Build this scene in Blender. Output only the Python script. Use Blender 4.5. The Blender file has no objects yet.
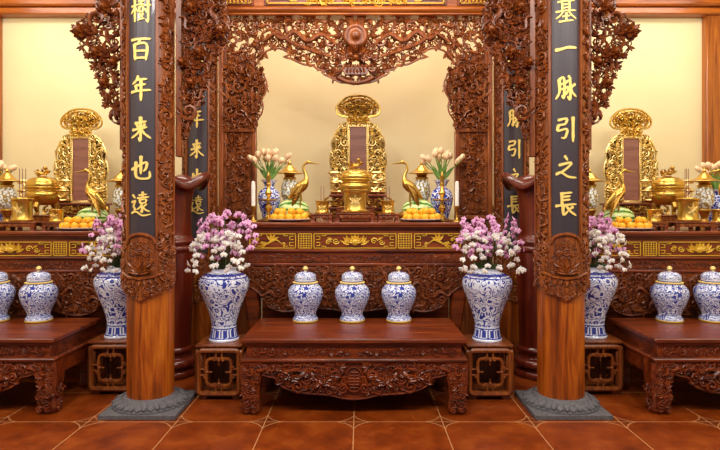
import bpy, math, random
import numpy as np
from mathutils import Vector, Matrix

# ------------------------------------------------------------------ camera, sky, lamps, exposure
scene = bpy.context.scene
COL = scene.collection
F_PX, HOR, CAMX, CAMZ = 560.0, 207.0, 0.042, 1.454

cam_d = bpy.data.cameras.new('camera'); cam = bpy.data.objects.new('camera', cam_d); COL.objects.link(cam)
cam.location = (CAMX, 0, CAMZ); cam.rotation_euler = (math.pi/2, 0, 0)
cam_d.sensor_width = 36; cam_d.lens = 28.0; cam_d.shift_y = -18/720
cam_d.clip_start = .05
scene.camera = cam

w = bpy.data.worlds.new('World'); scene.world = w; w.use_nodes = True
w.node_tree.nodes['Background'].inputs[0].default_value = (1.0, .95, .88, 1)
w.node_tree.nodes['Background'].inputs[1].default_value = .21

def area(name, loc, rot, sx, sy, power, color=(1, .88, .70)):
    d = bpy.data.lights.new(name, 'AREA'); d.shape = 'RECTANGLE'; d.size = sx; d.size_y = sy
    d.energy = power; d.color = color
    o = bpy.data.objects.new(name, d); COL.objects.link(o); o.location = loc; o.rotation_euler = rot
    return o
for _x in (-3.4, -1.7, 0, 1.7, 3.4):
    area('hall_ceiling_light', (_x, 1.5, 3.8), (math.radians(48), 0, 0), .5, .3, 50, (1, .955, .90))
for _x in (-2.9, 0, 2.9):
    area('altar_ceiling_light', (_x, 5.66, 3.88), (math.radians(4), 0, 0), 2.2, .3, 27 if _x else 36, (1, .95, .86))
    area('bay_ceiling_light', (_x, 4.5, 3.88), (math.radians(10), 0, 0), 1.8, .3, 25 if _x else 36, (1, .94, .83))
scene.view_settings.view_transform = 'Standard'
scene.view_settings.look = 'None'
scene.view_settings.exposure = 0.0
scene.view_settings.gamma = 1.0
scene.view_settings.use_curve_mapping = False

# ------------------------------------------------------------------ helpers
PI = math.pi
def WX(px, Y): return (px-360)*Y/F_PX + CAMX
def WZ(py, Y): return CAMZ - (py-HOR)*Y/F_PX
def lin(h):
    h = h.lstrip('#'); r = []
    for i in (0, 2, 4):
        c = int(h[i:i+2], 16)/255
        r.append(c/12.92 if c <= .04045 else ((c+.055)/1.055)**2.4)
    return (*r, 1)

class MB:
    def __init__(s): s.V = []; s.F = []; s.M = []; s.n = 0
    def add(s, V, F, m=0):
        V = np.asarray(V, float); s.V.append(V)
        o = s.n
        s.F += [tuple(i+o for i in f) for f in F]; s.M += [m]*len(F); s.n += len(V)
        return s
    def data(s): return np.concatenate(s.V)
    def map(s, fn): s.V = [fn(np.concatenate(s.V))]; return s
    def flip(s):
        s.V = [np.concatenate(s.V)*np.array([-1, 1, 1])]; s.F = [f[::-1] for f in s.F]; return s
    def merge(s, o, m=None):
        off = s.n
        V = o.data(); s.V.append(V); s.F += [tuple(i+off for i in f) for f in o.F]
        s.M += o.M if m is None else [m]*len(o.F); s.n += len(V)
    def mesh(s, name, mats, smooth=True, ang=40):
        me = bpy.data.meshes.new(name)
        me.from_pydata(np.concatenate(s.V).tolist(), [], s.F)
        if not isinstance(mats, (list, tuple)): mats = [mats]
        for m in mats: me.materials.append(m)
        if len(mats) > 1: me.polygons.foreach_set('material_index', s.M)
        if smooth:
            me.polygons.foreach_set('use_smooth', [True]*len(me.polygons))
            me.set_sharp_from_angle(angle=math.radians(ang))
        me.update()
        return me
    def build(s, name, mats, parent=None, smooth=True, ang=40, loc=None):
        o = bpy.data.objects.new(name, s.mesh(name, mats, smooth, ang)); COL.objects.link(o)
        if parent: o.parent = parent
        if loc: o.location = loc
        return o

def thing(name, label, cat, loc=(0, 0, 0), group=None, rz=0):
    o = bpy.data.objects.new(name, None); COL.objects.link(o); o.empty_display_size = .1
    o.location = loc; o.rotation_euler = (0, 0, rz)
    return tag(o, label, cat, group)
def tag(o, label, cat, group=None):
    o['label'] = label; o['category'] = cat
    if group: o['group'] = group
    return o
def struct(o): o['kind'] = 'structure'; return o
def copy_tree(o, parent=None):
    c = o.copy(); COL.objects.link(c)
    if parent: c.parent = parent
    for ch in list(o.children): copy_tree(ch, c)
    return c
def dup(o, loc, label, group=None, rz=None, scale=None):
    c = copy_tree(o); c.location = loc; c['label'] = label
    if group: c['group'] = group
    if rz is not None: c.rotation_euler = (0, 0, rz)
    if scale is not None: c.scale = scale
    return c

def box(mb, x0, x1, y0, y1, z0, z1, c=.004, m=0):
    c = min(c, (x1-x0)/2.5, (y1-y0)/2.5, (z1-z0)/2.5)
    V = []; idx = {}
    for i, sx in enumerate((x0, x1)):
        for j, sy in enumerate((y0, y1)):
            for k, sz in enumerate((z0, z1)):
                dx, dy, dz = (c if i == 0 else -c), (c if j == 0 else -c), (c if k == 0 else -c)
                for a, p in enumerate(((sx, sy+dy, sz+dz), (sx+dx, sy, sz+dz), (sx+dx, sy+dy, sz))):
                    idx[(i, j, k, a)] = len(V); V.append(p)
    g = lambda i, j, k, a: idx[(i, j, k, a)]
    F = []
    for i in (0, 1):
        f = [g(i, 0, 0, 0), g(i, 1, 0, 0), g(i, 1, 1, 0), g(i, 0, 1, 0)]; F.append(f if i else f[::-1])
        f = [g(0, i, 0, 1), g(1, i, 0, 1), g(1, i, 1, 1), g(0, i, 1, 1)]; F.append(f[::-1] if i else f)
        f = [g(0, 0, i, 2), g(1, 0, i, 2), g(1, 1, i, 2), g(0, 1, i, 2)]; F.append(f if i else f[::-1])
    for i in (0, 1):
        for j in (0, 1):
            f = [g(i, j, 0, 0), g(i, j, 0, 1), g(i, j, 1, 1), g(i, j, 1, 0)]; F.append(f if (i+j) % 2 == 0 else f[::-1])
            f = [g(i, 0, j, 0), g(i, 0, j, 2), g(i, 1, j, 2), g(i, 1, j, 0)]; F.append(f[::-1] if (i+j) % 2 == 0 else f)
            f = [g(0, i, j, 1), g(0, i, j, 2), g(1, i, j, 2), g(1, i, j, 1)]; F.append(f if (i+j) % 2 == 0 else f[::-1])
    for i in (0, 1):
        for j in (0, 1):
            for k in (0, 1):
                f = [g(i, j, k, 0), g(i, j, k, 1), g(i, j, k, 2)]; F.append(f[::-1] if (i+j+k) % 2 == 0 else f)
    return mb.add(V, [tuple(f) for f in F], m)

def lathe(mb, prof, seg=32, c=(0, 0, 0), m=0, lobe=None):
    V = []; F = []; n = len(prof)
    for r, z in prof:
        for k in range(seg):
            a = 2*PI*k/seg
            rr, zz = (r, z) if lobe is None else lobe(r, z, a)
            V.append((c[0]+rr*math.sin(a), c[1]-rr*math.cos(a), c[2]+zz))
    for i in range(n-1):
        for k in range(seg):
            F.append((i*seg+k, i*seg+(k+1) % seg, (i+1)*seg+(k+1) % seg, (i+1)*seg+k))
    if prof[0][0] > 1e-6: F.append(tuple(range(seg))[::-1])
    if prof[-1][0] > 1e-6: F.append(tuple(range((n-1)*seg, n*seg)))
    return mb.add(V, F, m)

def smooth_prof(pts, n=4):
    P = [pts[0]]+list(pts)+[pts[-1]]; out = []
    for i in range(1, len(P)-2):
        p0, p1, p2, p3 = [np.array(p, float) for p in P[i-1:i+3]]
        for k in range(n):
            t = k/n
            out.append(tuple(.5*((2*p1)+(-p0+p2)*t+(2*p0-5*p1+4*p2-p3)*t*t+(-p0+3*p1-3*p2+p3)*t**3)))
    out.append(tuple(np.array(P[-1], float)))
    return out

def tube(mb, pts, rad, seg=6, m=0, flat=1.0, closed=False):
    P = np.asarray(pts, float); n = len(P)
    R = np.full(n, rad, float) if np.isscalar(rad) else np.asarray(rad, float)
    T = np.gradient(P, axis=0)
    if closed: T = np.roll(P, -1, 0)-np.roll(P, 1, 0)
    T /= (np.linalg.norm(T, axis=1)[:, None]+1e-9)
    up = np.array([0, 1., 0]) if np.abs(T[:, 1]).max() < .9 else np.array([1., 0, 0])
    if np.abs(T @ up).max() > .95: up = np.array([.57, .57, .59])
    A = np.cross(T, up); A /= (np.linalg.norm(A, axis=1)[:, None]+1e-9)
    B = np.cross(A, T)
    th = 2*PI*np.arange(seg)/seg
    V = P[:, None]+R[:, None, None]*(np.cos(th)[None, :, None]*A[:, None]+flat*np.sin(th)[None, :, None]*B[:, None])
    V = V.reshape(-1, 3); F = []
    for i in range(n if closed else n-1):
        j = (i+1) % n
        for k in range(seg):
            k2 = (k+1) % seg
            F.append((i*seg+k, i*seg+k2, j*seg+k2, j*seg+k)[::-1])
    if not closed:
        F.append(tuple(range(seg))); F.append(tuple(range((n-1)*seg, n*seg))[::-1])
    return mb.add(V, F, m)

def ball(mb, c, r, seg=8, rings=5, m=0, sc=(1, 1, 1)):
    prof = [(max(1e-7, r*math.sin(PI*i/rings)), -r*math.cos(PI*i/rings)) for i in range(rings+1)]
    t = MB(); lathe(t, prof, seg)
    V = t.data()*np.array(sc)+np.array(c)
    return mb.add(V, t.F, m)

def prism(mb, poly, y0, y1, m=0):
    """poly: list of (x,z); y0 front (towards camera), y1 back"""
    a = sum(poly[i][0]*poly[(i+1) % len(poly)][1]-poly[(i+1) % len(poly)][0]*poly[i][1] for i in range(len(poly)))
    if a < 0: poly = poly[::-1]
    n = len(poly)
    V = [(x, y0, z) for x, z in poly]+[(x, y1, z) for x, z in poly]
    F = [tuple(range(n)), tuple(range(n, 2*n))[::-1]]
    F += [(i, i+n, (i+1) % n+n, (i+1) % n) for i in range(n)]
    return mb.add(V, F, m)

def loft(mb, secs, m=0):
    """secs: (cx, cy, z, hx, hy): rounded square sections"""
    V = []; F = []
    for cx, cy, z, hx, hy in secs:
        k = .72
        for sx, sy in ((-k, -1), (k, -1), (1, -k), (1, k), (k, 1), (-k, 1), (-1, k), (-1, -k)):
            V.append((cx+sx*hx, cy+sy*hy, z))
    n = len(secs)
    for i in range(n-1):
        for k in range(8):
            F.append((i*8+k, i*8+(k+1) % 8, (i+1)*8+(k+1) % 8, (i+1)*8+k))
    up = secs[-1][2] > secs[0][2]
    F.append(tuple(range(8))[::-1]); F.append(tuple(range((n-1)*8, n*8)))
    if not up: F = [f[::-1] for f in F]
    return mb.add(V, F, m)

# ---- carving vocabulary: everything lies in the XZ plane and swells towards -Y
def e_leaf(mb, x, z, ang, L, W, h, y=0, bend=0, m=0):
    st = ((0, .25), (.25, .9), (.5, 1), (.78, .6), (1, .06)); V = []
    px, pz, a = x, z, ang; pt = 0
    for t, wv in st:
        d = (t-pt)*L; a = ang+bend*t; px += math.cos(a)*d; pz += math.sin(a)*d; pt = t
        nx, nz = -math.sin(a), math.cos(a); w_ = W*.5*wv; hh = h*(.55+.9*t*(1-.35*t))
        V += [(px-nx*w_, y, pz-nz*w_), (px-nx*w_*.5, y-hh*.9, pz-nz*w_*.5), (px, y-hh*.62, pz), (px+nx*w_*.5, y-hh*.9, pz+nz*w_*.5), (px+nx*w_, y, pz+nz*w_)]
    F = []
    for i in range(4):
        for k in range(4): F.append((i*5+k, i*5+k+1, (i+1)*5+k+1, (i+1)*5+k)[::-1])
    F.append((0, 1, 2, 3, 4)); F.append((20, 24, 23, 22, 21))
    F.append((0, 5, 10, 15, 20, 24, 19, 14, 9, 4)[::-1])
    mb.add(V, F, m)
def e_dome(mb, x, z, r, h, y=0, m=0, seg=7):
    V = []; F = []
    for rr, hh in ((1, 0), (.8, .6), (.4, .93)):
        for k in range(seg):
            a = 2*PI*k/seg; V.append((x+r*rr*math.cos(a), y-h*hh, z+r*rr*math.sin(a)))
    V.append((x, y-h, z))
    for i in range(2):
        for k in range(seg): F.append((i*seg+k, i*seg+(k+1) % seg, (i+1)*seg+(k+1) % seg, (i+1)*seg+k))
    for k in range(seg): F.append((2*seg+k, 2*seg+(k+1) % seg, 3*seg))
    F.append(tuple(range(seg))[::-1])
    mb.add(V, F, m)
def e_flower(mb, x, z, r, h, y=0, n=6, rot=0, m=0):
    for k in range(n):
        e_leaf(mb, x, z, rot+2*PI*k/n, r, r*5.2/n, h*.7, y, 0, m)
    for k in range(n):
        e_leaf(mb, x, z, rot+2*PI*(k+.5)/n, r*.62, r*3.2/n, h*.7, y-h*.4, 0, m)
    e_dome(mb, x, z, r*.24, h*.9, y-h*.4, m)
def e_scroll(mb, x, z, r, t, ang, turns=1.25, sgn=1, y=0, m=0, n=11, seg=5):
    P = []; R = []
    for i in range(n):
        s = i/(n-1); a = ang+sgn*2*PI*turns*s; rr = r*(1-.8*s)
        P.append((x+rr*math.cos(a), y-t*.7-t*.9*s, z+rr*math.sin(a))); R.append(t*(.55+.45*math.sin(PI*min(1, s*1.3+.1))))
    tube(mb, P, R, seg, m)
    e_dome(mb, P[-1][0], P[-1][2], t*1.1, t*1.4, P[-1][1]+t*.6, m, 6)
def e_curve(mb, x, z, s, t, ang, y=0, m=0, sgn=1):
    P = []; R = []
    for i in range(9):
        u = i/8*2-1
        lx, lz = u*s, sgn*.42*s*math.sin(u*PI)
        P.append((x+lx*math.cos(ang)-lz*math.sin(ang), y-t*.8, z+lx*math.sin(ang)+lz*math.cos(ang)))
        R.append(t*(.35+.75*(1-u*u)))
    tube(mb, P, R, 5, m)
def inpoly(x, z, poly):
    c = False; j = len(poly)-1
    for i in range(len(poly)):
        xi, zi = poly[i]; xj, zj = poly[j]
        if (zi > z) != (zj > z) and x < (xj-xi)*(z-zi)/(zj-zi)+xi: c = not c
        j = i
    return c
def carve(mb, poly, n, smin, smax, depth, seed, y=0, vines=True, mix=(4, 4, 2, 2), pack=.72, margin=.7, m=0, thick=.2):
    rng = random.Random(seed)
    xs = [p[0] for p in poly]; zs = [p[1] for p in poly]
    els = []; tries = 0
    while len(els) < n and tries < n*60:
        tries += 1
        f = max(0, 1-tries/(n*40)); s = smin+(smax-smin)*rng.random()**1.3*f
        x = rng.uniform(min(xs), max(xs)); z = rng.uniform(min(zs), max(zs))
        if not all(inpoly(x+dx*s*margin, z+dz*s*margin, poly) for dx, dz in ((1, 0), (-1, 0), (0, 1), (0, -1))): continue
        if any((x-e[0])**2+(z-e[1])**2 < (pack*(s+e[2]))**2 for e in els): continue
        els.append((x, z, s))
    for x, z, s in els:
        k = rng.choices(range(4), mix)[0]; yy = y-rng.random()*depth*.5; a = rng.uniform(0, 2*PI); sg = rng.choice((-1, 1))
        if k == 0:
            e_scroll(mb, x, z, s*.95, s*thick, a, rng.uniform(1.0, 1.5), sg, yy, m)
            e_leaf(mb, x+s*.8*math.cos(a), z+s*.8*math.sin(a), a-sg*.8, s*1.1, s*.6, s*.3, yy, -sg*.8, m)
        elif k == 1:
            for q in range(rng.choice((3, 4, 5))):
                e_leaf(mb, x, z, a+(q-1.5)*.75, s*1.25, s*.62, s*.34, yy-.002*q, rng.uniform(-.7, .7), m)
        elif k == 2:
            e_flower(mb, x, z, s*1.05, s*.5, yy, rng.choice((5, 6, 7)), a, m)
        else:
            e_curve(mb, x, z, s*1.3, s*thick*1.1, a, yy, m, sg)
            e_leaf(mb, x, z, a+1.4*sg, s*.9, s*.5, s*.3, yy, .5*sg, m)
            e_dome(mb, x-s*.4*math.sin(a), z+s*.4*math.cos(a), s*.22, s*.25, yy, m, 6)
    if vines and els:
        E = np.array([(e[0], e[1]) for e in els])
        for i in range(len(els)):
            d = ((E-E[i])**2).sum(1); d[i] = 9
            for j in np.argsort(d)[:3]:
                if d[j] > (3.2*smax)**2: continue
                p0, p1 = E[i], E[j]; mid = (p0+p1)/2+np.array([p1[1]-p0[1], p0[0]-p1[0]])*rng.uniform(-.3, .3)
                t = smin*thick*.95
                tube(mb, [(p0[0], y-t, p0[1]), (mid[0], y-t*1.3, mid[1]), (p1[0], y-t, p1[1])], t, 4, m)
    return els
def mirror_merge(mb, half):
    mb.merge(half)
    f = MB(); f.merge(half); f.flip(); mb.merge(f)
def strip(mb, pts, wd, y0, y1, m=0):
    for (xa, za), (xb, zb) in zip(pts[:-1], pts[1:]):
        box(mb, min(xa, xb)-wd/2, max(xa, xb)+wd/2, y0, y1, min(za, zb)-wd/2, max(za, zb)+wd/2, wd*.2, m)

# ------------------------------------------------------------------ materials
def mat(name):
    m = bpy.data.materials.new(name); m.use_nodes = True
    nt = m.node_tree; b = nt.nodes['Principled BSDF']
    return m, nt, b
def N(nt, t, **kw):
    n = nt.nodes.new(t)
    for k, v in kw.items(): setattr(n, k, v)
    return n
def ramp(nt, stops, interp='LINEAR'):
    r = N(nt, 'ShaderNodeValToRGB'); r.color_ramp.interpolation = interp
    e = r.color_ramp.elements
    while len(e) < len(stops): e.new(.5)
    for el, (p, c) in zip(e, stops):
        el.position = p; el.color = c if len(c) == 4 else (*c, 1)
    return r
def M_(nt, op, a, b=None, c=None):
    n = N(nt, 'ShaderNodeMath', operation=op)
    for i, v in enumerate((a, b, c)):
        if v is None: continue
        if isinstance(v, (int, float)): n.inputs[i].default_value = v
        else: nt.links.new(v, n.inputs[i])
    return n.outputs[0]
def plain(name, col, rough=.5, metal=0, coat=0, bump=0, bscale=60, var=0):
    m, nt, b = mat(name)
    b.inputs['Base Color'].default_value = lin(col); b.inputs['Roughness'].default_value = rough
    b.inputs['Metallic'].default_value = metal; b.inputs['Coat Weight'].default_value = coat
    if bump or var:
        tc = N(nt, 'ShaderNodeTexCoord'); no = N(nt, 'ShaderNodeTexNoise'); no.inputs['Scale'].default_value = bscale
        nt.links.new(tc.outputs['Object'], no.inputs['Vector'])
        if bump:
            bp = N(nt, 'ShaderNodeBump'); bp.inputs['Strength'].default_value = bump; bp.inputs['Distance'].default_value = .004
            nt.links.new(no.outputs[0], bp.inputs['Height']); nt.links.new(bp.outputs[0], b.inputs['Normal'])
        if var:
            c = np.array(lin(col)[:3]); r = ramp(nt, [(.3, tuple(c*(1-var))), (.7, tuple(np.minimum(1, c*(1+var))))])
            nt.links.new(no.outputs[0], r.inputs[0]); nt.links.new(r.outputs[0], b.inputs['Base Color'])
    return m
def wood(name, dark, mid, light, axis='X', rough=.32, coat=.35, scale=1.0):
    m, nt, b = mat(name)
    tc = N(nt, 'ShaderNodeTexCoord'); mp = N(nt, 'ShaderNodeMapping')
    s = {'X': (1.2, 14, 14), 'Y': (14, 1.2, 14), 'Z': (14, 14, 1.0)}[axis]
    mp.inputs['Scale'].default_value = tuple(v*scale for v in s)
    nt.links.new(tc.outputs['Object'], mp.inputs['Vector'])
    n1 = N(nt, 'ShaderNodeTexNoise'); n1.inputs['Scale'].default_value = 1.0; n1.inputs['Detail'].default_value = 5; n1.inputs['Distortion'].default_value = 1.6
    nt.links.new(mp.outputs[0], n1.inputs['Vector'])
    n2 = N(nt, 'ShaderNodeTexNoise'); n2.inputs['Scale'].default_value = 7; n2.inputs['Detail'].default_value = 3
    nt.links.new(mp.outputs[0], n2.inputs['Vector'])
    mx = M_(nt, 'ADD', M_(nt, 'MULTIPLY', n1.outputs[0], .75), M_(nt, 'MULTIPLY', n2.outputs[0], .25))
    r = ramp(nt, [(.34, lin(dark)), (.5, lin(mid)), (.68, lin(light))])
    nt.links.new(mx, r.inputs[0]); nt.links.new(r.outputs[0], b.inputs['Base Color'])
    b.inputs['Roughness'].default_value = rough; b.inputs['Coat Weight'].default_value = coat; b.inputs['Coat Roughness'].default_value = .2
    return m

W_COL = wood('column_wood', '#5a2408', '#a04c10', '#c8721f', 'Z', .32, .25, .8)
W_TRIM = wood('trim_wood', '#78330c', '#a25212', '#bd6a1f', 'X', .35, .25)
W_TRIMZ = wood('trim_wood_upright', '#74340d', '#9c5315', '#b86c22', 'Z', .35, .25)
W_TAB = wood('rosewood_table', '#3c1506', '#702b0c', '#914214', 'X', .36, .1)
W_ALT = wood('altar_wood', '#451a08', '#742f0d', '#914518', 'X', .36, .1)
W_CARV = wood('carved_wood', '#58270b', '#854113', '#a2591d', 'Z', .40, .12, 1.5)
W_CARVD = wood('carved_dark_wood', '#4c200a', '#743510', '#904a19', 'Z', .40, .12, 1.5)
W_PED = wood('pedestal_wood', '#47200c', '#703512', '#8c4b1e', 'Z', .36, .1)
W_URN = wood('dark_red_wood', '#451409', '#66200f', '#782b15', 'Z', .28, .4)
LACQ = plain('black_lacquer', '#3b3138', .42, 0, .15)
GOLD = plain('gold', '#d8b157', .30, 1, 0, .2, 90)
GOLDP = plain('pale_gold', '#ecd28c', .38, 1, 0, .2, 90)
GOLDD = plain('antique_gold', '#b98f44', .36, 1, 0, .35, 120)
GILT = plain('gilt_paint', '#e2b63a', .42, .2)
GILTY = plain('gilt_lettering', '#f8d878', .45, .1)
STONE = plain('grey_stone', '#5d5a5e', .8, 0, 0, .5, 70, .25)
ORANGE = plain('orange_peel', '#f7b01f', .5, 0, 0, .25, 160, .08)
WHITEW = plain('candle_wax', '#f6f1e6', .5)
PINK = plain('pink_petal', '#e3a9d0', .6, 0, 0, 0, 30, .15)
MAGENTA = plain('magenta_lip', '#a33a82', .55)
WPET = plain('white_petal', '#e3dcda', .6, 0, 0, 0, 30, .05)
YLIP = plain('yellow_lip', '#d9c79a', .55)
GREEN = plain('leaf_green', '#3c4a22', .5, 0, .1, 0, 20, .25)
TSTEM = plain('tulip_stem_green', '#6d9440', .5, 0, 0, 0, 20, .15)
TULIP = plain('tulip_cream', '#f3cfa6', .55, 0, 0, 0, 25, .1)
STICK = plain('incense_stick', '#8f5a50', .7)
GOLDB = plain('dull_gold', '#7d5c24', .45, .8)
GILTD = plain('aged_gilt', '#c4942f', .42, .3)
GOLDP2 = plain('pale_knob_gilt', '#e6c878', .4, .2)
PANELR = wood('tablet_panel_wood', '#7a4a3c', '#8c5a4a', '#9a6a58', 'X', .45, .1)
PLATE = plain('white_china', '#dcdce4', .2, 0, .4)
CORE = plain('shadowed_backing_wood', '#4a1c0e', .6)

def wall_mat():
    m, nt, b = mat('cream_wall')
    tc = N(nt, 'ShaderNodeTexCoord'); no = N(nt, 'ShaderNodeTexNoise'); no.inputs['Scale'].default_value = 1.6; no.inputs['Detail'].default_value = 3
    nt.links.new(tc.outputs['Object'], no.inputs['Vector'])
    r = ramp(nt, [(.3, lin('#e3d2a0')), (.7, lin('#e8d8aa'))]); nt.links.new(no.outputs[0], r.inputs[0])
    nt.links.new(r.outputs[0], b.inputs['Base Color']); b.inputs['Roughness'].default_value = .85
    return m
WALL = wall_mat()

def floor_mat():
    m, nt, b = mat('terracotta_tiles')
    tc = N(nt, 'ShaderNodeTexCoord'); sp = N(nt, 'ShaderNodeSeparateXYZ'); nt.links.new(tc.outputs['Object'], sp.inputs[0])
    def cell(o, off):   # distance to nearest joint, metres
        t = M_(nt, 'ADD', o, off+60.0); fr = M_(nt, 'MULTIPLY', M_(nt, 'FRACT', M_(nt, 'DIVIDE', t, .6)), .6)
        return M_(nt, 'MINIMUM', fr, M_(nt, 'SUBTRACT', .6, fr))
    dx = cell(sp.outputs[0], 0.0); dy = cell(sp.outputs[1], -3.79)
    d = M_(nt, 'MINIMUM', dx, dy)
    grout = M_(nt, 'LESS_THAN', d, .0035)
    a = M_(nt, 'ADD', M_(nt, 'POWER', M_(nt, 'DIVIDE', dx, .13), .62), M_(nt, 'POWER', M_(nt, 'DIVIDE', dy, .13), .62))
    star = M_(nt, 'LESS_THAN', M_(nt, 'ABSOLUTE', M_(nt, 'SUBTRACT', a, 1.0)), .055)
    line = M_(nt, 'MAXIMUM', grout, M_(nt, 'MULTIPLY', star, .7))
    instar = M_(nt, 'LESS_THAN', a, .95)
    n1 = N(nt, 'ShaderNodeTexNoise'); n1.inputs['Scale'].default_value = 5; n1.inputs['Detail'].default_value = 6; n1.inputs['Roughness'].default_value = .65
    nt.links.new(tc.outputs['Object'], n1.inputs['Vector'])
    r = ramp(nt, [(.3, lin('#5f2306')), (.5, lin('#7d330a')), (.7, lin('#964816'))]); nt.links.new(n1.outputs[0], r.inputs[0])
    mx0 = N(nt, 'ShaderNodeMix', data_type='RGBA'); nt.links.new(M_(nt, 'MULTIPLY', instar, .3), mx0.inputs[0]); nt.links.new(r.outputs[0], mx0.inputs[6]); mx0.inputs[7].default_value = lin('#4a220c')
    mx = N(nt, 'ShaderNodeMix', data_type='RGBA'); nt.links.new(line, mx.inputs[0]); nt.links.new(mx0.outputs[2], mx.inputs[6]); mx.inputs[7].default_value = lin('#b98255')
    nt.links.new(mx.outputs[2], b.inputs['Base Color'])
    b.inputs['Roughness'].default_value = .34; b.inputs['Specular IOR Level'].default_value = .35
    bp = N(nt, 'ShaderNodeBump'); bp.inputs['Strength'].default_value = .12; bp.inputs['Distance'].default_value = .003
    nt.links.new(n1.outputs[0], bp.inputs['Height']); nt.links.new(bp.outputs[0], b.inputs['Normal'])
    return m
FLOOR = floor_mat()

def porcelain(name, H, bands, scale=1.0, petals=None, blue='#2c3a8e', density=.17):
    """bands: (z0, z1, value) as fractions of H; value 1 = blue, 0 = white; elsewhere the scrollwork"""
    m, nt, b = mat(name)
    tc = N(nt, 'ShaderNodeTexCoord'); sp = N(nt, 'ShaderNodeSeparateXYZ'); nt.links.new(tc.outputs['Object'], sp.inputs[0])
    no = N(nt, 'ShaderNodeTexNoise'); no.inputs['Scale'].default_value = 13*scale; no.inputs['Detail'].default_value = 1.2; no.inputs['Distortion'].default_value = .9
    nt.links.new(tc.outputs['Object'], no.inputs['Vector'])
    fr = M_(nt, 'FRACT', M_(nt, 'MULTIPLY', no.outputs[0], 7.0))
    lines = M_(nt, 'LESS_THAN', M_(nt, 'ABSOLUTE', M_(nt, 'SUBTRACT', fr, .5)), density)
    vo = N(nt, 'ShaderNodeTexVoronoi'); vo.inputs['Scale'].default_value = 11*scale; nt.links.new(tc.outputs['Object'], vo.inputs['Vector'])
    n2 = N(nt, 'ShaderNodeTexNoise'); n2.inputs['Scale'].default_value = 45*scale; nt.links.new(tc.outputs['Object'], n2.inputs['Vector'])
    dd = M_(nt, 'ADD', vo.outputs['Distance'], M_(nt, 'MULTIPLY', n2.outputs[0], .22))
    blob = M_(nt, 'LESS_THAN', dd, .34)
    core = M_(nt, 'LESS_THAN', dd, .22)
    halo = M_(nt, 'LESS_THAN', dd, .46)
    pat = M_(nt, 'MAXIMUM', M_(nt, 'MULTIPLY', lines, M_(nt, 'SUBTRACT', 1.0, halo)), M_(nt, 'SUBTRACT', blob, M_(nt, 'MULTIPLY', core, .55)))
    zf = M_(nt, 'DIVIDE', sp.outputs[2], H)
    st = [(0, (.5, .5, .5))]
    for z0, z1, v in bands:
        st.append((max(.0001, z0), (v, v, v))); st.append((min(.9999, z1), (.5, .5, .5)))
    # join touching bands
    pts = {}
    for p, c in st: pts[round(p, 4)] = c
    for z0, z1, v in bands: pts[round(max(.0001, z0), 4)] = (v, v, v)
    rp = ramp(nt, sorted(pts.items()), 'CONSTANT'); nt.links.new(zf, rp.inputs[0])
    bv = rp.outputs[0]
    isb = M_(nt, 'GREATER_THAN', M_(nt, 'ABSOLUTE', M_(nt, 'SUBTRACT', bv, .5)), .3)
    val = M_(nt, 'ADD', M_(nt, 'MULTIPLY', bv, isb), M_(nt, 'MULTIPLY', pat, M_(nt, 'SUBTRACT', 1.0, isb)))
    if petals:
        z0, z1, n = petals
        an = M_(nt, 'ARCTAN2', sp.outputs[0], sp.outputs[1])
        s = M_(nt, 'ABSOLUTE', M_(nt, 'SINE', M_(nt, 'MULTIPLY', an, n/2)))
        pv = M_(nt, 'MAXIMUM', M_(nt, 'LESS_THAN', s, .25), M_(nt, 'GREATER_THAN', s, .72))
        inz = M_(nt, 'MULTIPLY', M_(nt, 'GREATER_THAN', zf, z0), M_(nt, 'LESS_THAN', zf, z1))
        val = M_(nt, 'ADD', M_(nt, 'MULTIPLY', val, M_(nt, 'SUBTRACT', 1.0, inz)), M_(nt, 'MULTIPLY', pv, inz))
    mx = N(nt, 'ShaderNodeMix', data_type='RGBA'); nt.links.new(val, mx.inputs[0])
    mx.inputs[6].default_value = lin('#dfe4f4'); mx.inputs[7].default_value = lin(blue)
    nt.links.new(mx.outputs[2], b.inputs['Base Color'])
    b.inputs['Roughness'].default_value = .16; b.inputs['Coat Weight'].default_value = .3
    return m
def melon_mat():
    m, nt, b = mat('watermelon_rind')
    tc = N(nt, 'ShaderNodeTexCoord'); sp = N(nt, 'ShaderNodeSeparateXYZ'); nt.links.new(tc.outputs['Object'], sp.inputs[0])
    no = N(nt, 'ShaderNodeTexNoise'); no.inputs['Scale'].default_value = 22; nt.links.new(tc.outputs['Object'], no.inputs['Vector'])
    an = M_(nt, 'ARCTAN2', sp.outputs[2], sp.outputs[1])
    s = M_(nt, 'SINE', M_(nt, 'ADD', M_(nt, 'MULTIPLY', an, 10), M_(nt, 'MULTIPLY', no.outputs[0], 3.0)))
    r = ramp(nt, [(.45, lin('#d3e39a')), (.72, lin('#7fae48')), (.92, lin('#3c7426'))])
    nt.links.new(M_(nt, 'ADD', M_(nt, 'MULTIPLY', s, .5), .5), r.inputs[0]); nt.links.new(r.outputs[0], b.inputs['Base Color'])
    b.inputs['Roughness'].default_value = .3
    return m
MELON = melon_mat()
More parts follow.
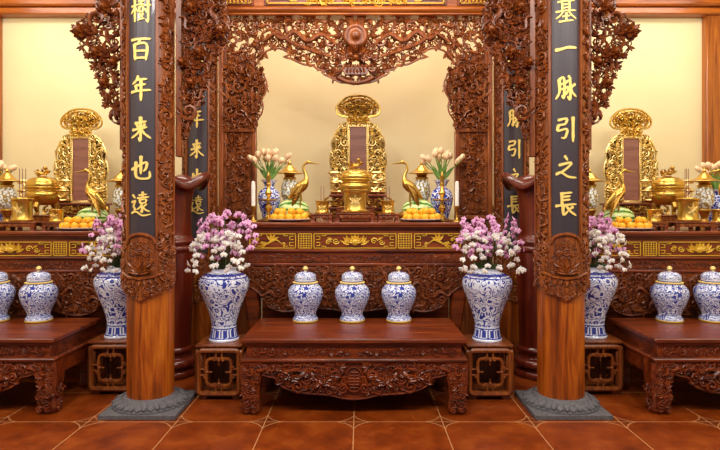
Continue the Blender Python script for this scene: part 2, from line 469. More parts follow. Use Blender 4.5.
def crystal_mat():
    m, nt, b = mat('mother_of_pearl_mosaic')
    tc = N(nt, 'ShaderNodeTexCoord'); vo = N(nt, 'ShaderNodeTexVoronoi'); vo.inputs['Scale'].default_value = 42; nt.links.new(tc.outputs['Object'], vo.inputs['Vector'])
    r = ramp(nt, [(.0, lin('#fbfbf6')), (.45, lin('#e3e8e4')), (.6, lin('#8a7a4a')), (.8, lin('#b8913a'))]); nt.links.new(vo.outputs['Distance'], r.inputs[0])
    nt.links.new(r.outputs[0], b.inputs['Base Color']); b.inputs['Roughness'].default_value = .15
    bp = N(nt, 'ShaderNodeBump'); bp.inputs['Strength'].default_value = .5; bp.inputs['Distance'].default_value = .004
    nt.links.new(vo.outputs['Distance'], bp.inputs['Height']); nt.links.new(bp.outputs[0], b.inputs['Normal'])
    return m
MOSAIC = crystal_mat()

# ------------------------------------------------------------------ room shell
CEIL = 3.95; BW = 6.42
struct(box(MB(), -4.7, 4.7, -2.5, BW+.1, -.1, 0, 0).build('floor', FLOOR, smooth=False))
struct(box(MB(), -4.7, 4.7, 1.0, BW+.1, CEIL, CEIL+.1, 0).build('ceiling', WALL, smooth=False))
struct(box(MB(), -4.7, 4.7, BW, BW+.1, 0, CEIL, 0).build('wall_back', WALL, smooth=False))
struct(box(MB(), -4.8, -4.7, 1.0, BW+.1, 0, CEIL, 0).build('wall_left', WALL, smooth=False))
struct(box(MB(), 4.7, 4.8, 1.0, BW+.1, 0, CEIL, 0).build('wall_right', WALL, smooth=False))
tn = 0
for sx in (-1, 1):
    for x0, x1 in (((4.05, 4.26),) if sx < 0 else ((3.955, 4.14),)):
        tn += 1; mb = MB(); a, b_ = sorted((sx*x0, sx*x1))
        box(mb, a, b_, BW-.10, BW, 0, CEIL, .012); c0, c1 = sorted((sx*(x0-.02), sx*(x0+.03)))
        struct(mb.build('trim_%d' % tn, W_TRIMZ))
    tn += 1; mb = MB(); a, b_ = sorted((sx*1.4, sx*4.2))
    box(mb, a, b_, BW-.14, BW-.001, 3.62, 3.70, .012); box(mb, a, b_, BW-.19, BW-.001, 3.70, 3.80, .02); box(mb, a, b_, BW-.15, BW-.001, 3.80, CEIL-.002, .01)
    struct(mb.build('trim_%d' % tn, W_TRIM))

# ------------------------------------------------------------------ brush lettering
CH = {
 'tree': [[(4, 66), (38, 72)], [(22, 97), (22, 3)], [(22, 66), (14, 50), (2, 38)], [(25, 60), (36, 46)], [(42, 86), (68, 88)], [(54, 98), (54, 75)], [(43, 74), (66, 75)],
          [(45, 63), (46, 42)], [(45, 63), (64, 64), (62, 43)], [(46, 43), (63, 44)], [(47, 35), (51, 23)], [(63, 36), (57, 21)], [(40, 10), (68, 16)], [(70, 70), (99, 74)], [(87, 96), (87, 6), (78, 12)], [(74, 54), (81, 42)]],
 'hundred': [[(4, 84), (50, 88), (97, 90)], [(50, 88), (38, 66)], [(20, 66), (23, 3)], [(20, 65), (80, 68), (77, 3)], [(22, 38), (76, 40)], [(23, 9), (76, 11)]],
 'year': [[(40, 98), (28, 80), (12, 68)], [(32, 84), (80, 88)], [(30, 60), (74, 66)], [(27, 60), (30, 38)], [(2, 33), (50, 39), (98, 43)], [(54, 85), (54, 40), (53, 0)]],
 'come': [[(24, 74), (78, 82)], [(34, 68), (40, 54)], [(72, 70), (62, 56)], [(10, 46), (52, 52), (80, 58)], [(52, 99), (52, 50), (51, 2), (42, 12)], [(50, 50), (34, 30), (4, 14)], [(54, 50), (72, 30), (98, 14)]],
 'also': [[(4, 44), (44, 60), (80, 74), (78, 50), (68, 38)], [(54, 98), (53, 28)], [(28, 74), (26, 24), (40, 8), (78, 6), (95, 14), (94, 34)]],
 'far': [[(10, 88), (22, 76)], [(4, 58), (24, 62), (14, 42), (22, 26), (4, 10)], [(4, 14), (30, 18), (60, 3), (98, 8)], [(44, 87), (80, 91)], [(62, 100), (62, 78)], [(36, 75), (90, 80)],
         [(47, 68), (50, 54)], [(47, 68), (78, 70), (74, 56)], [(50, 55), (75, 56)], [(60, 53), (50, 38), (34, 28)], [(59, 42), (59, 17), (52, 22)], [(80, 50), (66, 40)], [(62, 38), (76, 26), (94, 20)]],
 'base': [[(12, 86), (88, 90)], [(32, 99), (32, 47)], [(66, 99), (66, 47)], [(34, 73), (64, 74)], [(34, 60), (64, 61)], [(3, 45), (50, 48), (97, 49)], [(36, 46), (24, 30), (4, 18)], [(62, 46), (76, 30), (98, 16)], [(34, 24), (68, 27)], [(51, 38), (51, 6)], [(18, 3), (84, 8)]],
 'one': [[(2, 44), (30, 47), (60, 53), (98, 52)]],
 'vein': [[(18, 86), (20, 42), (14, 22), (3, 8)], [(18, 86), (40, 90), (40, 12), (31, 18)], [(20, 66), (39, 68)], [(20, 45), (39, 47)], [(62, 99), (72, 86)], [(48, 72), (69, 78), (69, 5), (58, 13)], [(46, 50), (62, 54), (56, 34), (44, 20)], [(94, 66), (72, 50)], [(71, 50), (82, 30), (99, 16)]],
 'lead': [[(14, 88), (54, 93), (46, 70)], [(14, 66), (48, 71)], [(15, 66), (12, 44), (54, 50), (46, 16), (30, 14)], [(84, 99), (84, 0)]],
 'of': [[(44, 99), (56, 84)], [(18, 62), (76, 72), (50, 46), (10, 24)], [(4, 24), (26, 32), (60, 14), (98, 10)]],
 'long': [[(30, 97), (31, 40)], [(30, 94), (76, 98)], [(31, 80), (68, 83)], [(31, 66), (68, 69)], [(2, 42), (50, 47), (97, 50)], [(36, 46), (38, 6), (58, 20)], [(84, 38), (64, 28)], [(50, 46), (68, 22), (98, 4)]],
}
def char_mesh(key, wd, ht):
    mb = MB()
    for st in CH[key]:
        P = smooth_prof(st, 4) if len(st) > 2 else [tuple(np.array(st[0])+(np.array(st[1])-np.array(st[0]))*t) for t in (0, .2, .5, .8, 1)]
        P = np.array(P, float); n = len(P); T = np.gradient(P, axis=0); T /= np.linalg.norm(T, axis=1)[:, None]+1e-9
        dense = len(CH[key]) > 10
        base = 13.0 if dense else 17.5
        if key in ('one',): base = 22
        poly_l, poly_r = [], []
        for i in range(n):
            t = i/(n-1); hor = abs(T[i][0]); k = base*(.5+.5*(1-hor)*.9+.12*hor)*(1.12-.35*math.sin(PI*t))*(1 if t < .75 else 1-.5*(t-.75)/.25)
            nn = np.array([-T[i][1], T[i][0]])*k*.5
            poly_l.append(P[i]+nn); poly_r.append(P[i]-nn)
        poly_l.insert(0, P[0]-T[0]*base*.25); poly_l.append(P[-1]+T[-1]*base*.3)
        for i in range(n-1):
            q = [poly_r[i], poly_r[i+1], poly_l[i+2], poly_l[i+1]]
            a4 = [((p[0]/100-.5)*wd, (p[1]/100-.5)*ht) for p in q]
            prism(mb, a4, -.007, 0)
        for tri in ((poly_l[0], poly_r[0], poly_l[1]), (poly_l[-1], poly_l[-2], poly_r[-1])):
            prism(mb, [((p[0]/100-.5)*wd, (p[1]/100-.5)*ht) for p in tri], -.007, 0)
    return mb
def bend(R, ycen=0.0):
    """flat sheet (x arc length, y<0 outwards, z) wrapped around the front of a cylinder of radius R"""
    def fn(V):
        a = V[:, 0]/R; r = R-V[:, 1]
        return np.stack([r*np.sin(a), ycen-r*np.cos(a), V[:, 2]], 1)
    return fn

# ------------------------------------------------------------------ columns with couplet boards
def grid_sheet(mb, x0, x1, nx, z0, z1, t, m=0):
    xs = np.linspace(x0, x1, nx+1)
    for a, b_ in zip(xs[:-1], xs[1:]):
        V = [(a, -t, z0), (b_, -t, z0), (b_, -t, z1), (a, -t, z1)]
        mb.add(V, [(0, 1, 2, 3)], m)
    V = [(x0, 0, z0), (x0, -t, z0), (x0, -t, z1), (x0, 0, z1), (x1, 0, z0), (x1, -t, z0), (x1, -t, z1), (x1, 0, z1)]
    mb.add(V, [(0, 1, 2, 3)[::-1], (4, 5, 6, 7)], m)
    for z, s in ((z0, 1), (z1, -1)):
        for a, b_ in zip(xs[:-1], xs[1:]):
            f = (0, 1, 2, 3) if s == 1 else (3, 2, 1, 0)
            mb.add([(a, 0, z), (b_, 0, z), (b_, -t, z), (a, -t, z)], [f], m)

COLR = .164
def make_column(name, label, x, y, r, group, stone=True):
    t = thing(name, label, 'column', (x, y, 0), group)
    if stone:
        mb = MB(); box(mb, -.265, .265, -.265, .265, 0, .034, .004)
        lathe(mb, [(.262, .034), (.262, .044), (.245, .052), (.215, .075), (.192, .088), (.186, .098), (.176, .102), (.1, .102)], 40)
        for k in range(36):
            a = 2*PI*k/36; e = MB(); e_leaf(e, 0, 0 if k % 2 else -.014, -PI/2, .062 if k % 2 else .05, .058, .016 if k % 2 else .010)
            V = e.data(); rr = .198+(-V[:, 2])*.95; zz = .088+V[:, 2]*.62-V[:, 1]*.8; aa = a+V[:, 0]/.23; rr = rr-V[:, 1]*.6
            mb.add(np.stack([rr*np.sin(aa), -rr*np.cos(aa), zz], 1), e.F)
        mb.build('stone_base', STONE, t)
        z0 = .1
    else: z0 = 0
    lathe(MB(), [(r, z0), (r, CEIL)], 48).build('shaft', W_COL, t)
    return t
def make_board(name, label, x, y, r, chars, zs, wd, ht, z_dark, z_orn, group, seed, ztop=3.9):
    t = thing(name, label, 'couplet board', (x, y, 0), group)
    R = r+.004; dk = .094; out = R*(1.42 if r > .16 else 1.2)
    mb = MB(); grid_sheet(mb, -dk-.004, dk+.004, 8, z_dark-.05, ztop, .008); mb.map(bend(R)); mb.build('lettering_panel', LACQ, t)
    for s in (-1, 1):
        mb = MB(); a, b_ = sorted((s*dk, s*out))
        grid_sheet(mb, a, b_, 8, z_orn+.15, ztop, .012)
        for xx in (s*(dk+.006), s*(out-.01)):
            for zz in np.arange(z_orn+.2, ztop-.3, .6):
                pass
            c, d = xx-.007, xx+.007; grid_sheet(mb, c, d, 1, z_orn+.15, ztop, .024)
        m0, m1 = sorted((s*(dk+.018), s*(out-.022)))
        carve(mb, [(m0, z_orn+.2), (m1, z_orn+.2), (m1, 3.4), (m0, 3.4)], 75, .026, .052, .01, seed+s, -.012, False, (4, 5, 1, 3), .62, .75)
        mb.map(bend(R)); mb.build('carved_border', W_CARV, t)
    # cloud and lotus foot
    mb = MB(); h = MB()
    zc = z_dark
    poly = [(0, zc+.03), (.05, zc+.015), (.085, zc-.03), (.12, zc-.02), (out+.005, zc-.06), (out+.012, zc-.16), (out-.01, zc-.2), (out+.015, zc-.27), (out+.005, zc-.36), (.16, zc-.38), (.14, zc-.40), (.09, zc-.385), (.04, zc-.42), (0, z_orn)]
    full = poly+[(-a, b_) for a, b_ in poly[::-1]][1:-1]
    # bendable plate: slices
    for i in range(len(poly)-1): pass
    xs = np.linspace(-out-.012, out+.012, 25)
    def rng_at(xx):
        zs_ = []
        for i in range(len(full)):
            (xa, za), (xb, zb) = full[i], full[(i+1) % len(full)]
            if min(xa, xb) <= xx <= max(xa, xb) and abs(xa-xb) > 1e-9: zs_.append(za+(zb-za)*(xx-xa)/(xb-xa))
        return (min(zs_), max(zs_)) if zs_ else (zc-.3, zc-.1)
    R_ = [rng_at(min(max(v, -out-.010), out+.010)) for v in xs]
    for i in range(24):
        (a0, a1), (b0, b1) = R_[i], R_[i+1]
        V = [(xs[i], 0, a0), (xs[i+1], 0, b0), (xs[i+1], 0, b1), (xs[i], 0, a1)]; V += [(p[0], -.02, p[2]) for p in V]
        mb.add(V, [(4, 5, 6, 7), (0, 1, 5, 4), (3, 7, 6, 2)])
    # lotus
    e = MB()
    for k in range(5): e_leaf(e, 0, zc-.235, PI/2+(k-2)*.42, .11, .04, .02, -.02)
    for k in range(6): e_leaf(e, 0, zc-.25, PI/2+(k-2.5)*.5, .07, .035, .03, -.025)
    for k in range(3): e_scroll(e, (k-1)*.04, zc-.1-.012*abs(k-1), .022, .006, k, 1.3, 1, -.02)
    for k in range(9): e_leaf(e, -.12+.03*k, zc-.265-.02*math.sin(PI*k/8), -PI/2+(k-4)*.12, .05, .035, .02, -.02)
    tube(e, [(-.14, -.03, zc-.25), (-.07, -.035, zc-.275), (0, -.036, zc-.285), (.07, -.035, zc-.275), (.14, -.03, zc-.25)], .01, 6)
    mb.merge(e)
    hf = MB(); carve(hf, [(.004, zc-.015), (.07, zc-.04), (.09, zc-.2), (.12, zc-.4), (.004, zc-.42)], 60, .014, .03, .008, seed+6, -.016, False, (8, 3, 1, 1), .55, .5, 0, .24)
    carve(hf, [(.02, zc-.01), (.09, zc-.04), (out, zc-.07), (out, zc-.36), (.1, zc-.37), (0.02, zc-.40), (.02, zc-.31), (.13, zc-.29), (.1, zc-.05)], 70, .018, .036, .012, seed+5, -.018, False, (7, 3, 1, 1), .55, .6, 0, .24)
    mirror_merge(mb, hf)
    tube(mb, [(dk*math.cos(a)*.98, -.024, zc-.045+.07*math.sin(a)) for a in np.linspace(0, PI, 13)], .012, 6)
    mb.map(bend(R)); mb.build('carved_foot', W_CARV, t)
    for k, z in zip(chars, zs):
        c = char_mesh(k, wd, ht); c.map(lambda V: V+np.array([0, -.008, z])); c.map(bend(R)); c.build('character', GILTY, t, smooth=False)
    return t
ZC = [CAMZ+v for v in (1.372, 1.107, .829, .543, .272, .02)]
LC = ['tree', 'hundred', 'year', 'come', 'also', 'far']; RC = ['base', 'one', 'vein', 'lead', 'of', 'long']
CXL = {-1: -1.482, 1: 1.503}
for s, cs, nm in ((-1, LC, 'left'), (1, RC, 'right')):
    make_column('column', 'round polished brown column on a carved grey stone base, front %s' % nm, CXL[s], 4.08, COLR, 'front columns')
    make_board('couplet_board', 'black curved board with gold characters on the front %s column' % nm, CXL[s], 4.08, COLR, cs, ZC, .132, .168, 1.24, .80, 'couplet boards', 10+s).rotation_euler = (0, 0, math.radians(-8 if s > 0 else -2))
    make_column('column', 'round brown column behind the dark red urn, rear %s' % nm, s*1.485, 5.40, .155, 'rear columns', False)
    make_board('couplet_board', 'dark board with gold characters partly hidden behind the %s dark red urn' % nm, s*1.485, 5.40, .155, cs, ZC, .124, .17, 1.0, .56, 'couplet boards', 30+s)

# ------------------------------------------------------------------ corner brackets on the front columns
OUT_O = [(0, 27), (20, 40), (30, 49), (45, 46), (60, 37), (75, 29), (90, 26), (105, 21), (115, 14), (125, 9), (142, 2)]
OUT_I = [(0, 50), (30, 54), (42, 50), (60, 40), (75, 33), (95, 29), (105, 25), (120, 16), (140, 10), (152, 4)]
def bracket(s, inner, label, seed):
    """s: column side; inner: towards the centre of the hall"""
    d = -s if inner else s
    x0 = CXL[s]+d*(COLR+.024); Y = 4.08
    t = thing('carved_bracket', label, 'carved bracket', (x0, Y, 1.8), 'openwork brackets of the front columns')
    k = Y/F_PX; e = .045 if inner else .028
    mb = MB(); box(mb, 0, e, -.03, .03, WZ(157, Y)-1.8 if inner else WZ(150, Y)-1.8, CEIL-1.81, .005)
    if d < 0: mb.flip()
    mb.build('edge_post', W_CARV, t)
    prof = OUT_I if inner else OUT_O
    poly = [(e, WZ(-40, Y)-1.8), (prof[0][1]*k, WZ(-40, Y)-1.8)]+[(max(e, (o*k)), WZ(y, Y)-1.8) for y, o in prof]+[(e, WZ(prof[-1][0], Y)-1.8)]
    if inner: poly = [(a+.0, b_) for a, b_ in poly]
    mb = MB()
    carve(mb, poly, 150, .026, .075, .06, seed, -.0, True, (4, 5, 2, 3), .58 if inner else .64, .5, 0, .22)
    carve(mb, poly, 110 if inner else 22, .025, .055, .03, seed+1, .035, True, (3, 5, 0, 3), .65, .5, 0, .24)
    rg = random.Random(seed)
    if d < 0: mb.flip()
    mb.build('scroll_carving', W_CARVD, t)
    # big peony blooms at the outer edge
    for fy, fo, fr in ((33, 42 if not inner else 46, .058), (54, 25, .05), (84, 17, .045), (10, 17, .055), (64, 8, .04)):
        mb = MB(); e_flower(mb, 0, 0, fr, fr*.8, 0, 7, fy); e_dome(mb, 0, 0, fr*.5, fr*.9, -.02)
        mb.build('peony', W_CARV, t, loc=(d*(fo*k), -.055, WZ(fy, Y)-1.8))
bracket(-1, False, 'openwork wooden bracket on the outer side of the left front column', 101)
bracket(-1, True, 'openwork wooden bracket between the left front column and the central arch', 102)
bracket(1, True, 'openwork wooden bracket between the right front column and the central arch', 102)
bracket(1, False, 'openwork wooden bracket on the outer side of the right front column', 101)

# ------------------------------------------------------------------ arch screen and lintel
AY = 5.36
ak = AY/F_PX
def ax(px): return (355.6-px)*ak          # distance from axis for a pixel on the left half
arch = thing('arch_screen', 'carved openwork wooden arch framing the central altar', 'arch screen', (0, AY, 0))
edge = [(258, 66), (259, 61), (262, 57), (268, 52), (276, 49.5), (284, 51), (290, 56), (284, 58), (292, 60), (300, 64), (306, 66), (313, 66), (317, 70), (325, 72), (331, 71), (322, 74), (330, 78), (338, 82.5), (346, 84), (355.6, 85)]
eh = [(ax(x), WZ(y, AY)) for x, y in edge]
zt = WZ(18, AY)
half_poly = [(0, zt)]+[(0, eh[-1][1])]+eh[::-1][1:]+[(ax(222), WZ(66, AY)), (ax(222), zt)]
top = MB(); h = MB()
carve(h, half_poly, 190, .028, .070, .06, 201, 0, True, (5, 4, 1.2, 5), .60, .45, 0, .21)
carve(h, half_poly, 50, .028, .055, .03, 202, .03, False, (4, 4, 0, 3), .9, .5, 0, .22)
# long dragon bodies towards the medallion
for q, (pts, r) in enumerate(((((270, 30), (283, 40), (295, 33), (308, 42), (322, 36), (336, 46)), .020), (((262, 44), (278, 34), (292, 44), (312, 52), (330, 58)), .015))):
    P = smooth_prof([(ax(a), WZ(b_, AY)) for a, b_ in pts], 5)
    tube(h, [(a, -.05, b_) for a, b_ in P], [r*(.45+.8*math.sin(PI*(.1+.8*i/(len(P)-1)))) for i in range(len(P))], 7)
    for i in range(2, len(P)-1, 2): e_leaf(h, P[i][0], P[i][1], 1.2+.8*math.sin(i), .045, .03, .02, -.055, .5)
P = smooth_prof(eh, 2)
tube(h, [(a, -.03, b_+.004) for a, b_ in P], .011, 6)
mirror_merge(top, h); top.build('top_carving', W_CARV, arch)
# medallion
mb = MB(); mc = WZ(38, AY)
lathe(mb, smooth_prof([(.11, 0), (.118, .02), (.105, .045), (.085, .05), (.07, .042), (.045, .05), (.03, .075), (.001, .082)], 3), 30)
mb.map(lambda V: np.stack([V[:, 0], -.05-V[:, 2], V[:, 1]], 1))
for k in range(12): e_leaf(mb, .095*math.cos(k*PI/6), .095*math.sin(k*PI/6), k*PI/6, .05, .05, .02, -.05)
mb.map(lambda V: V+np.array([0, 0, mc])); mb.build('medallion', W_CARV, arch)
mb = MB()
for k in range(9): e_leaf(mb, (k-4)*.028, WZ(56, AY), PI/2+(4-k)*.28, .075, .05, .03, -.07)
for sx in (-1, 1):
    e_dome(mb, sx*.045, WZ(57, AY), .024, .03, -.085); e_scroll(mb, sx*.11, WZ(60, AY), .045, .012, 0 if sx > 0 else PI, 1.3, sx, -.06)
    e_scroll(mb, sx*.15, WZ(69, AY), .045, .011, 0 if sx > 0 else PI, 1.3, -sx, -.05)
e_dome(mb, 0, WZ(60, AY), .03, .045, -.085); e_flower(mb, 0, WZ(51, AY), .06, .045, -.075, 8)
for k in range(8): e_scroll(mb, (k-3.5)*.05, WZ(58+2*(k%2), AY), .034, .011, k*1.3, 1.3, 1 if k<4 else -1, -.065)
for k in range(7): e_leaf(mb, (k-3)*.03, WZ(66, AY), -PI/2+(k-3)*.14, .05, .03, .02, -.06)
mb.build('mask_carving', W_CARV, arch)
mb = MB(); prism(mb, [(-.10, WZ(69, AY)), (.10, WZ(69, AY)), (.12, WZ(72, AY)), (.10, WZ(76, AY)), (-.10, WZ(76, AY)), (-.12, WZ(72, AY))], -.07, 0)
tube(mb, [(x_, -.05, WZ(84 - 5*(abs(x_)/.16)**2, AY)) for x_ in np.linspace(-.17, .17, 11)], .018, 7)
for x_ in np.linspace(-.08, .08, 6): e_leaf(mb, x_, WZ(75, AY), PI/2, .05, .026, .012, -.07)
mb.build('hanging_plaque', W_CARVD, arch)
# jambs
je = [(258, 66), (256.5, 71), (261, 70), (263, 74), (266, 79), (268, 86), (266, 94), (262.5, 100), (264, 107), (262, 115), (258, 121), (256.5, 130)]
for s in (-1, 1):
    mb = MB(); zb, zj = WZ(206, AY), WZ(130, AY)
    box(mb, 1.255, 1.302, -.05, .05, 0, zt, .008); box(mb, 1.225, 1.258, -.03, .03, 0, zt, .006)
    box(mb, .955, 1.24, -.012, .03, 0, zt-.35, .004)
    box(mb, .948, .985, -.035, .035, 0, zj-.02, .006)
    box(mb, .95, 1.28, -.045, .035, zj-.025, zj+.01, .005)
    box(mb, .95, 1.28, -.06, .035, zb-.13, zb-.09, .008)
    if s < 0: mb.flip()
    mb.build('jamb', W_ALT if False else W_CARV, arch)
    hp = [(ax(x), WZ(y, AY)) for x, y in je]+[(ax(222), zj), (ax(222), WZ(66, AY))]
    mb = MB(); carve(mb, hp, 110, .026, .065, .07, 211, -.02, True, (4, 4, 2, 3), .55, .5, 0, .22)
    carve(mb, hp, 70, .025, .05, .03, 213, .01, True, (4, 4, 0, 3), .6, .5, 0, .22)
    carve(mb, [(ax(250), zj-.03), (ax(224), zj-.03), (ax(224), zb+.02), (ax(250), zb+.02)], 62, .026, .06, .04, 212, -.012, True, (3, 5, 2, 3), .66, .7)
    carve(mb, [(ax(254), zb), (ax(213), zb), (ax(213), zb-.09), (ax(254), zb-.09)], 26, .018, .03, .02, 214, -.03, True, (5, 3, 1, 2), .6, .6)
    tube(mb, [(ax(x), -.04, WZ(y, AY)) for x, y in smooth_prof(je[2:], 2)], .009, 5)
    e_flower(mb, ax(262), WZ(70, AY), .03, .03, -.03, 6)
    if s < 0: mb.flip()
    mb.build('jamb_carving', W_CARV, arch)
lt = thing('lintel_beam', 'long wooden beam with gilt fret panels above the arch', 'beam', (0, AY, WZ(18, AY)))
mb = MB(); zl = WZ(18, AY)
box(mb, -1.30, 1.30, -.09, .09, 0, .025, .008); box(mb, -1.30, 1.30, -.115, .09, .025, .08, .02); box(mb, -1.30, 1.30, -.07, .09, .08, CEIL-zl-.01, .004)
mb.build('beam', W_TRIM, lt)
mb = MB()
for xa, xb in ((-.86, .86), (.96, 1.29), (-1.29, -.96)):
    box(mb, xa, xb, -.085, -.06, .088, .40, .004)
mb.build('raised_panel', W_TAB, lt)
gm = MB(); z0, z1 = .108, .385
strip(gm, [(-.83, z0), (.83, z0), (.83, z1), (-.83, z1), (-.83, z0)], .016, -.098, -.08)
for sx in (-1, 1):
    strip(gm, [(sx*.78, z0+.04), (sx*.62, z0+.04), (sx*.62, z0+.02), (sx*.56, z0+.02)], .014, -.098, -.08)
    strip(gm, [(sx*.78, z0+.04), (sx*.78, z0+.2), (sx*.72, z0+.2), (sx*.72, z0+.1)], .014, -.098, -.08)
carve(gm, [(-.5, z0-.02), (.5, z0-.02), (.5, z1-.03), (-.5, z1-.03)], 60, .03, .065, .01, 220, -.085, True, (3, 6, 1, 2), .6, .6)
gm.build('gilt_relief', GILTD, lt)
for sx in (-1, 1):
    gm = MB(); xa, xb = .985, 1.265
    strip(gm, [(xa, z0), (xb, z0), (xb, z1), (xa, z1), (xa, z0)], .014, -.098, -.08)
    for q in range(7):
        x_ = xa+.02+q*.036; P = [(x_, -.088, z0), (x_+.03, -.088, z1)]; tube(gm, P, .006, 4); tube(gm, [(x_+.03, -.088, z0), (x_, -.088, z1)], .006, 4)
    if sx < 0: gm.flip()
    gm.build('gilt_lattice', GOLDD, lt)

# ------------------------------------------------------------------ altars
AF = 4.70; ATOP = 1.325
def make_altar(label, x):
    t = thing('altar', label, 'altar', (x, AF, 0), 'altars'); hw = .905
    mb = MB(); box(mb, -hw-.02, hw+.02, -.02, 1.52, ATOP-.03, ATOP, .008); box(mb, -hw-.01, hw+.01, -.012, 1.5, ATOP-.04, ATOP-.03, .003)
    mb.build('altar_top', W_ALT, t)
    mb = MB(); box(mb, -hw+.02, hw-.02, .035, 1.48, .86, ATOP-.04, .003)
    box(mb, -hw+.005, hw-.005, .015, 1.49, ATOP-.225, ATOP-.088, .004)
    mb.build('body', W_ALT, t)
    mb = MB()
    box(mb, -hw-.005, hw+.005, -.012, 1.49, 1.075, 1.10, .008); box(mb, -hw+.002, hw-.002, .004, .1, 1.06, 1.075, .004)
    box(mb, -hw-.005, hw+.005, -.015, 1.49, .955, .985, .009)
    mb.build('moulding', W_TAB, t)
    mb = MB(); box(mb, -hw+.01, hw-.01, .01, .1, .985, 1.06, .003)
    h = MB(); carve(h, [(0, .988), (hw-.03, .988), (hw-.03, 1.058), (0, 1.058)], 60, .014, .03, .004, 301, .012, False, (5, 4, 1, 3), .62, .7)
    mirror_merge(mb, h); mb.build('carved_frieze', W_ALT, t)
    # apron
    hp = [(0, .955), (hw, .955), (hw+.01, .88), (hw-.005, .80), (.83, .755), (.77, .69), (.72, .62), (.60, .578), (.50, .59), (.44, .605), (.36, .625), (.28, .605), (.2, .6), (.1, .585), (0, .582)]
    full = hp+[(-a, b_) for a, b_ in hp[::-1]][1:-1]
    mb = MB(); prism(mb, full, .0, .03)
    h = MB()
    carve(h, [(0, .945)]+[(a-.012, b_+.008) for a, b_ in hp[1:]], 150, .024, .06, .03, 302, 0, True, (5, 4, 1, 4), .56, .5, 0, .24)
    P = smooth_prof(hp[3:], 2); tube(h, [(a, -.006, b_) for a, b_ in P], .010, 5)
    mirror_merge(mb, h); mb.build('carved_apron', W_CARVD, t)
    for sx in (-1, 1):
        for y0 in (.07, 1.40):
            mb = MB(); cx = sx*(hw-.04)
            loft(mb, [(cx, y0, .86, .07, .07), (cx+sx*.01, y0, .7, .065, .065), (cx-sx*.015, y0, .4, .045, .045), (cx-sx*.01, y0, .15, .04, .04), (cx+sx*.005, y0, .05, .06, .06), (cx, y0, 0, .055, .055)])
            mb.build('leg', W_ALT, t)
    mb = MB(); box(mb, -hw+.02, hw-.02, .62, .66, .02, .86, .004); mb.build('shade_panel', W_ALT, t)  # panel brought forward and widened to darken the space under the altar
    # gilt panels
    zc = ATOP-.157; zh = .060
    gm = MB(); y0, y1 = .004, .018
    e_dome(gm, 0, zc-.008, .032, .018, .014, 0, 12)
    for k in range(7): e_leaf(gm, 0, zc-.008, PI*k/6, .068, .03, .014, .012)
    for sx in (-1, 1):
        for q in range(3): e_leaf(gm, sx*.05, zc-.03+.012*q, (0 if sx > 0 else PI)+sx*(.15+.35*q), .085-.012*q, .026, .012, .012, sx*.5)
        e_scroll(gm, sx*.16, zc, .03, .007, 0, 1.3, sx, .014); e_leaf(gm, sx*.19, zc+.01, .4 if sx > 0 else PI-.4, .05, .02, .01, .013); e_scroll(gm, sx*.225, zc-.01, .025, .006, 0, 1.3, -sx, .014)
    gm.build('gilt_medallion', GILT, t)
    def frame(xa, xb, both):
        g = MB(); strip(g, [(xa, zc-zh), (xb, zc-zh), (xb, zc+zh), (xa, zc+zh), (xa, zc-zh)], .008, y0, y1)
        for xe, d in ((xa, 1), (xb, -1)):
            if not both and d == -1 and xb > 0 and xb > .8: pass
            q = xe+d*.02
            strip(g, [(q, zc-zh+.02), (q+d*.03, zc-zh+.02), (q+d*.03, zc-.012), (q, zc-.012)], .0065, y0, y1)
            strip(g, [(q, zc+zh-.02), (q+d*.03, zc+zh-.02), (q+d*.03, zc+.012), (q, zc+.012)], .0065, y0, y1)
            strip(g, [(q+d*.045, zc+zh-.016), (q+d*.08, zc+zh-.016), (q+d*.08, zc+zh-.004)], .006, y0, y1)
            strip(g, [(q+d*.045, zc-zh+.016), (q+d*.08, zc-zh+.016), (q+d*.08, zc-zh+.004)], .006, y0, y1)
        return g
    frame(-.345, .345, True).build('gilt_fret_frame', GILT, t)
    for sx in (-1, 1):
        g = frame(.50, .885, True)
        tube(g, [(.62, .010, zc-.02), (.66, .008, zc+.01), (.70, .008, zc), (.74, .008, zc-.025), (.79, .01, zc-.005)], [.004, .008, .013, .009, .004], 6)
        for q in range(4): e_leaf(g, .70, zc, 2.4-.6*q, .07, .022, .01, .012, .4)
        for q in range(3): e_leaf(g, .74, zc-.02, -.5+.4*q, .07, .018, .01, .012, -.5)
        e_scroll(g, .60, zc-.03, .018, .005, 0, 1.2, 1, .014); e_scroll(g, .82, zc+.01, .018, .005, 0, 1.2, 1, .014)
        if sx < 0: g.flip()
        g.build('gilt_phoenix_panel', GILT, t)
        g = MB(); xa, xb = .365, .475
        strip(g, [(xa, zc-zh), (xb, zc-zh), (xb, zc+zh), (xa, zc+zh), (xa, zc-zh)], .008, y0, y1)
        for q in range(1, 5): strip(g, [(xa+(xb-xa)*q/5, zc-zh), (xa+(xb-xa)*q/5, zc+zh)], .005, y0+.003, y1)
        for q in range(1, 6): strip(g, [(xa, zc-zh+2*zh*q/6), (xb, zc-zh+2*zh*q/6)], .005, y0+.003, y1)
        if sx < 0: g.flip()
        g.build('gilt_lattice', GILT, t)
    return t
BAY = 2.9; SZ = (1.25/1.325)
altar = make_altar('central carved wooden altar with gilt panels, the tallest of three', 0)
for s, nm in ((-1, 'left'), (1, 'right')):
    dup(altar, (s*BAY, AF, 0), 'carved wooden altar with gilt panels behind the %s low table' % nm, scale=(1, 1, SZ))

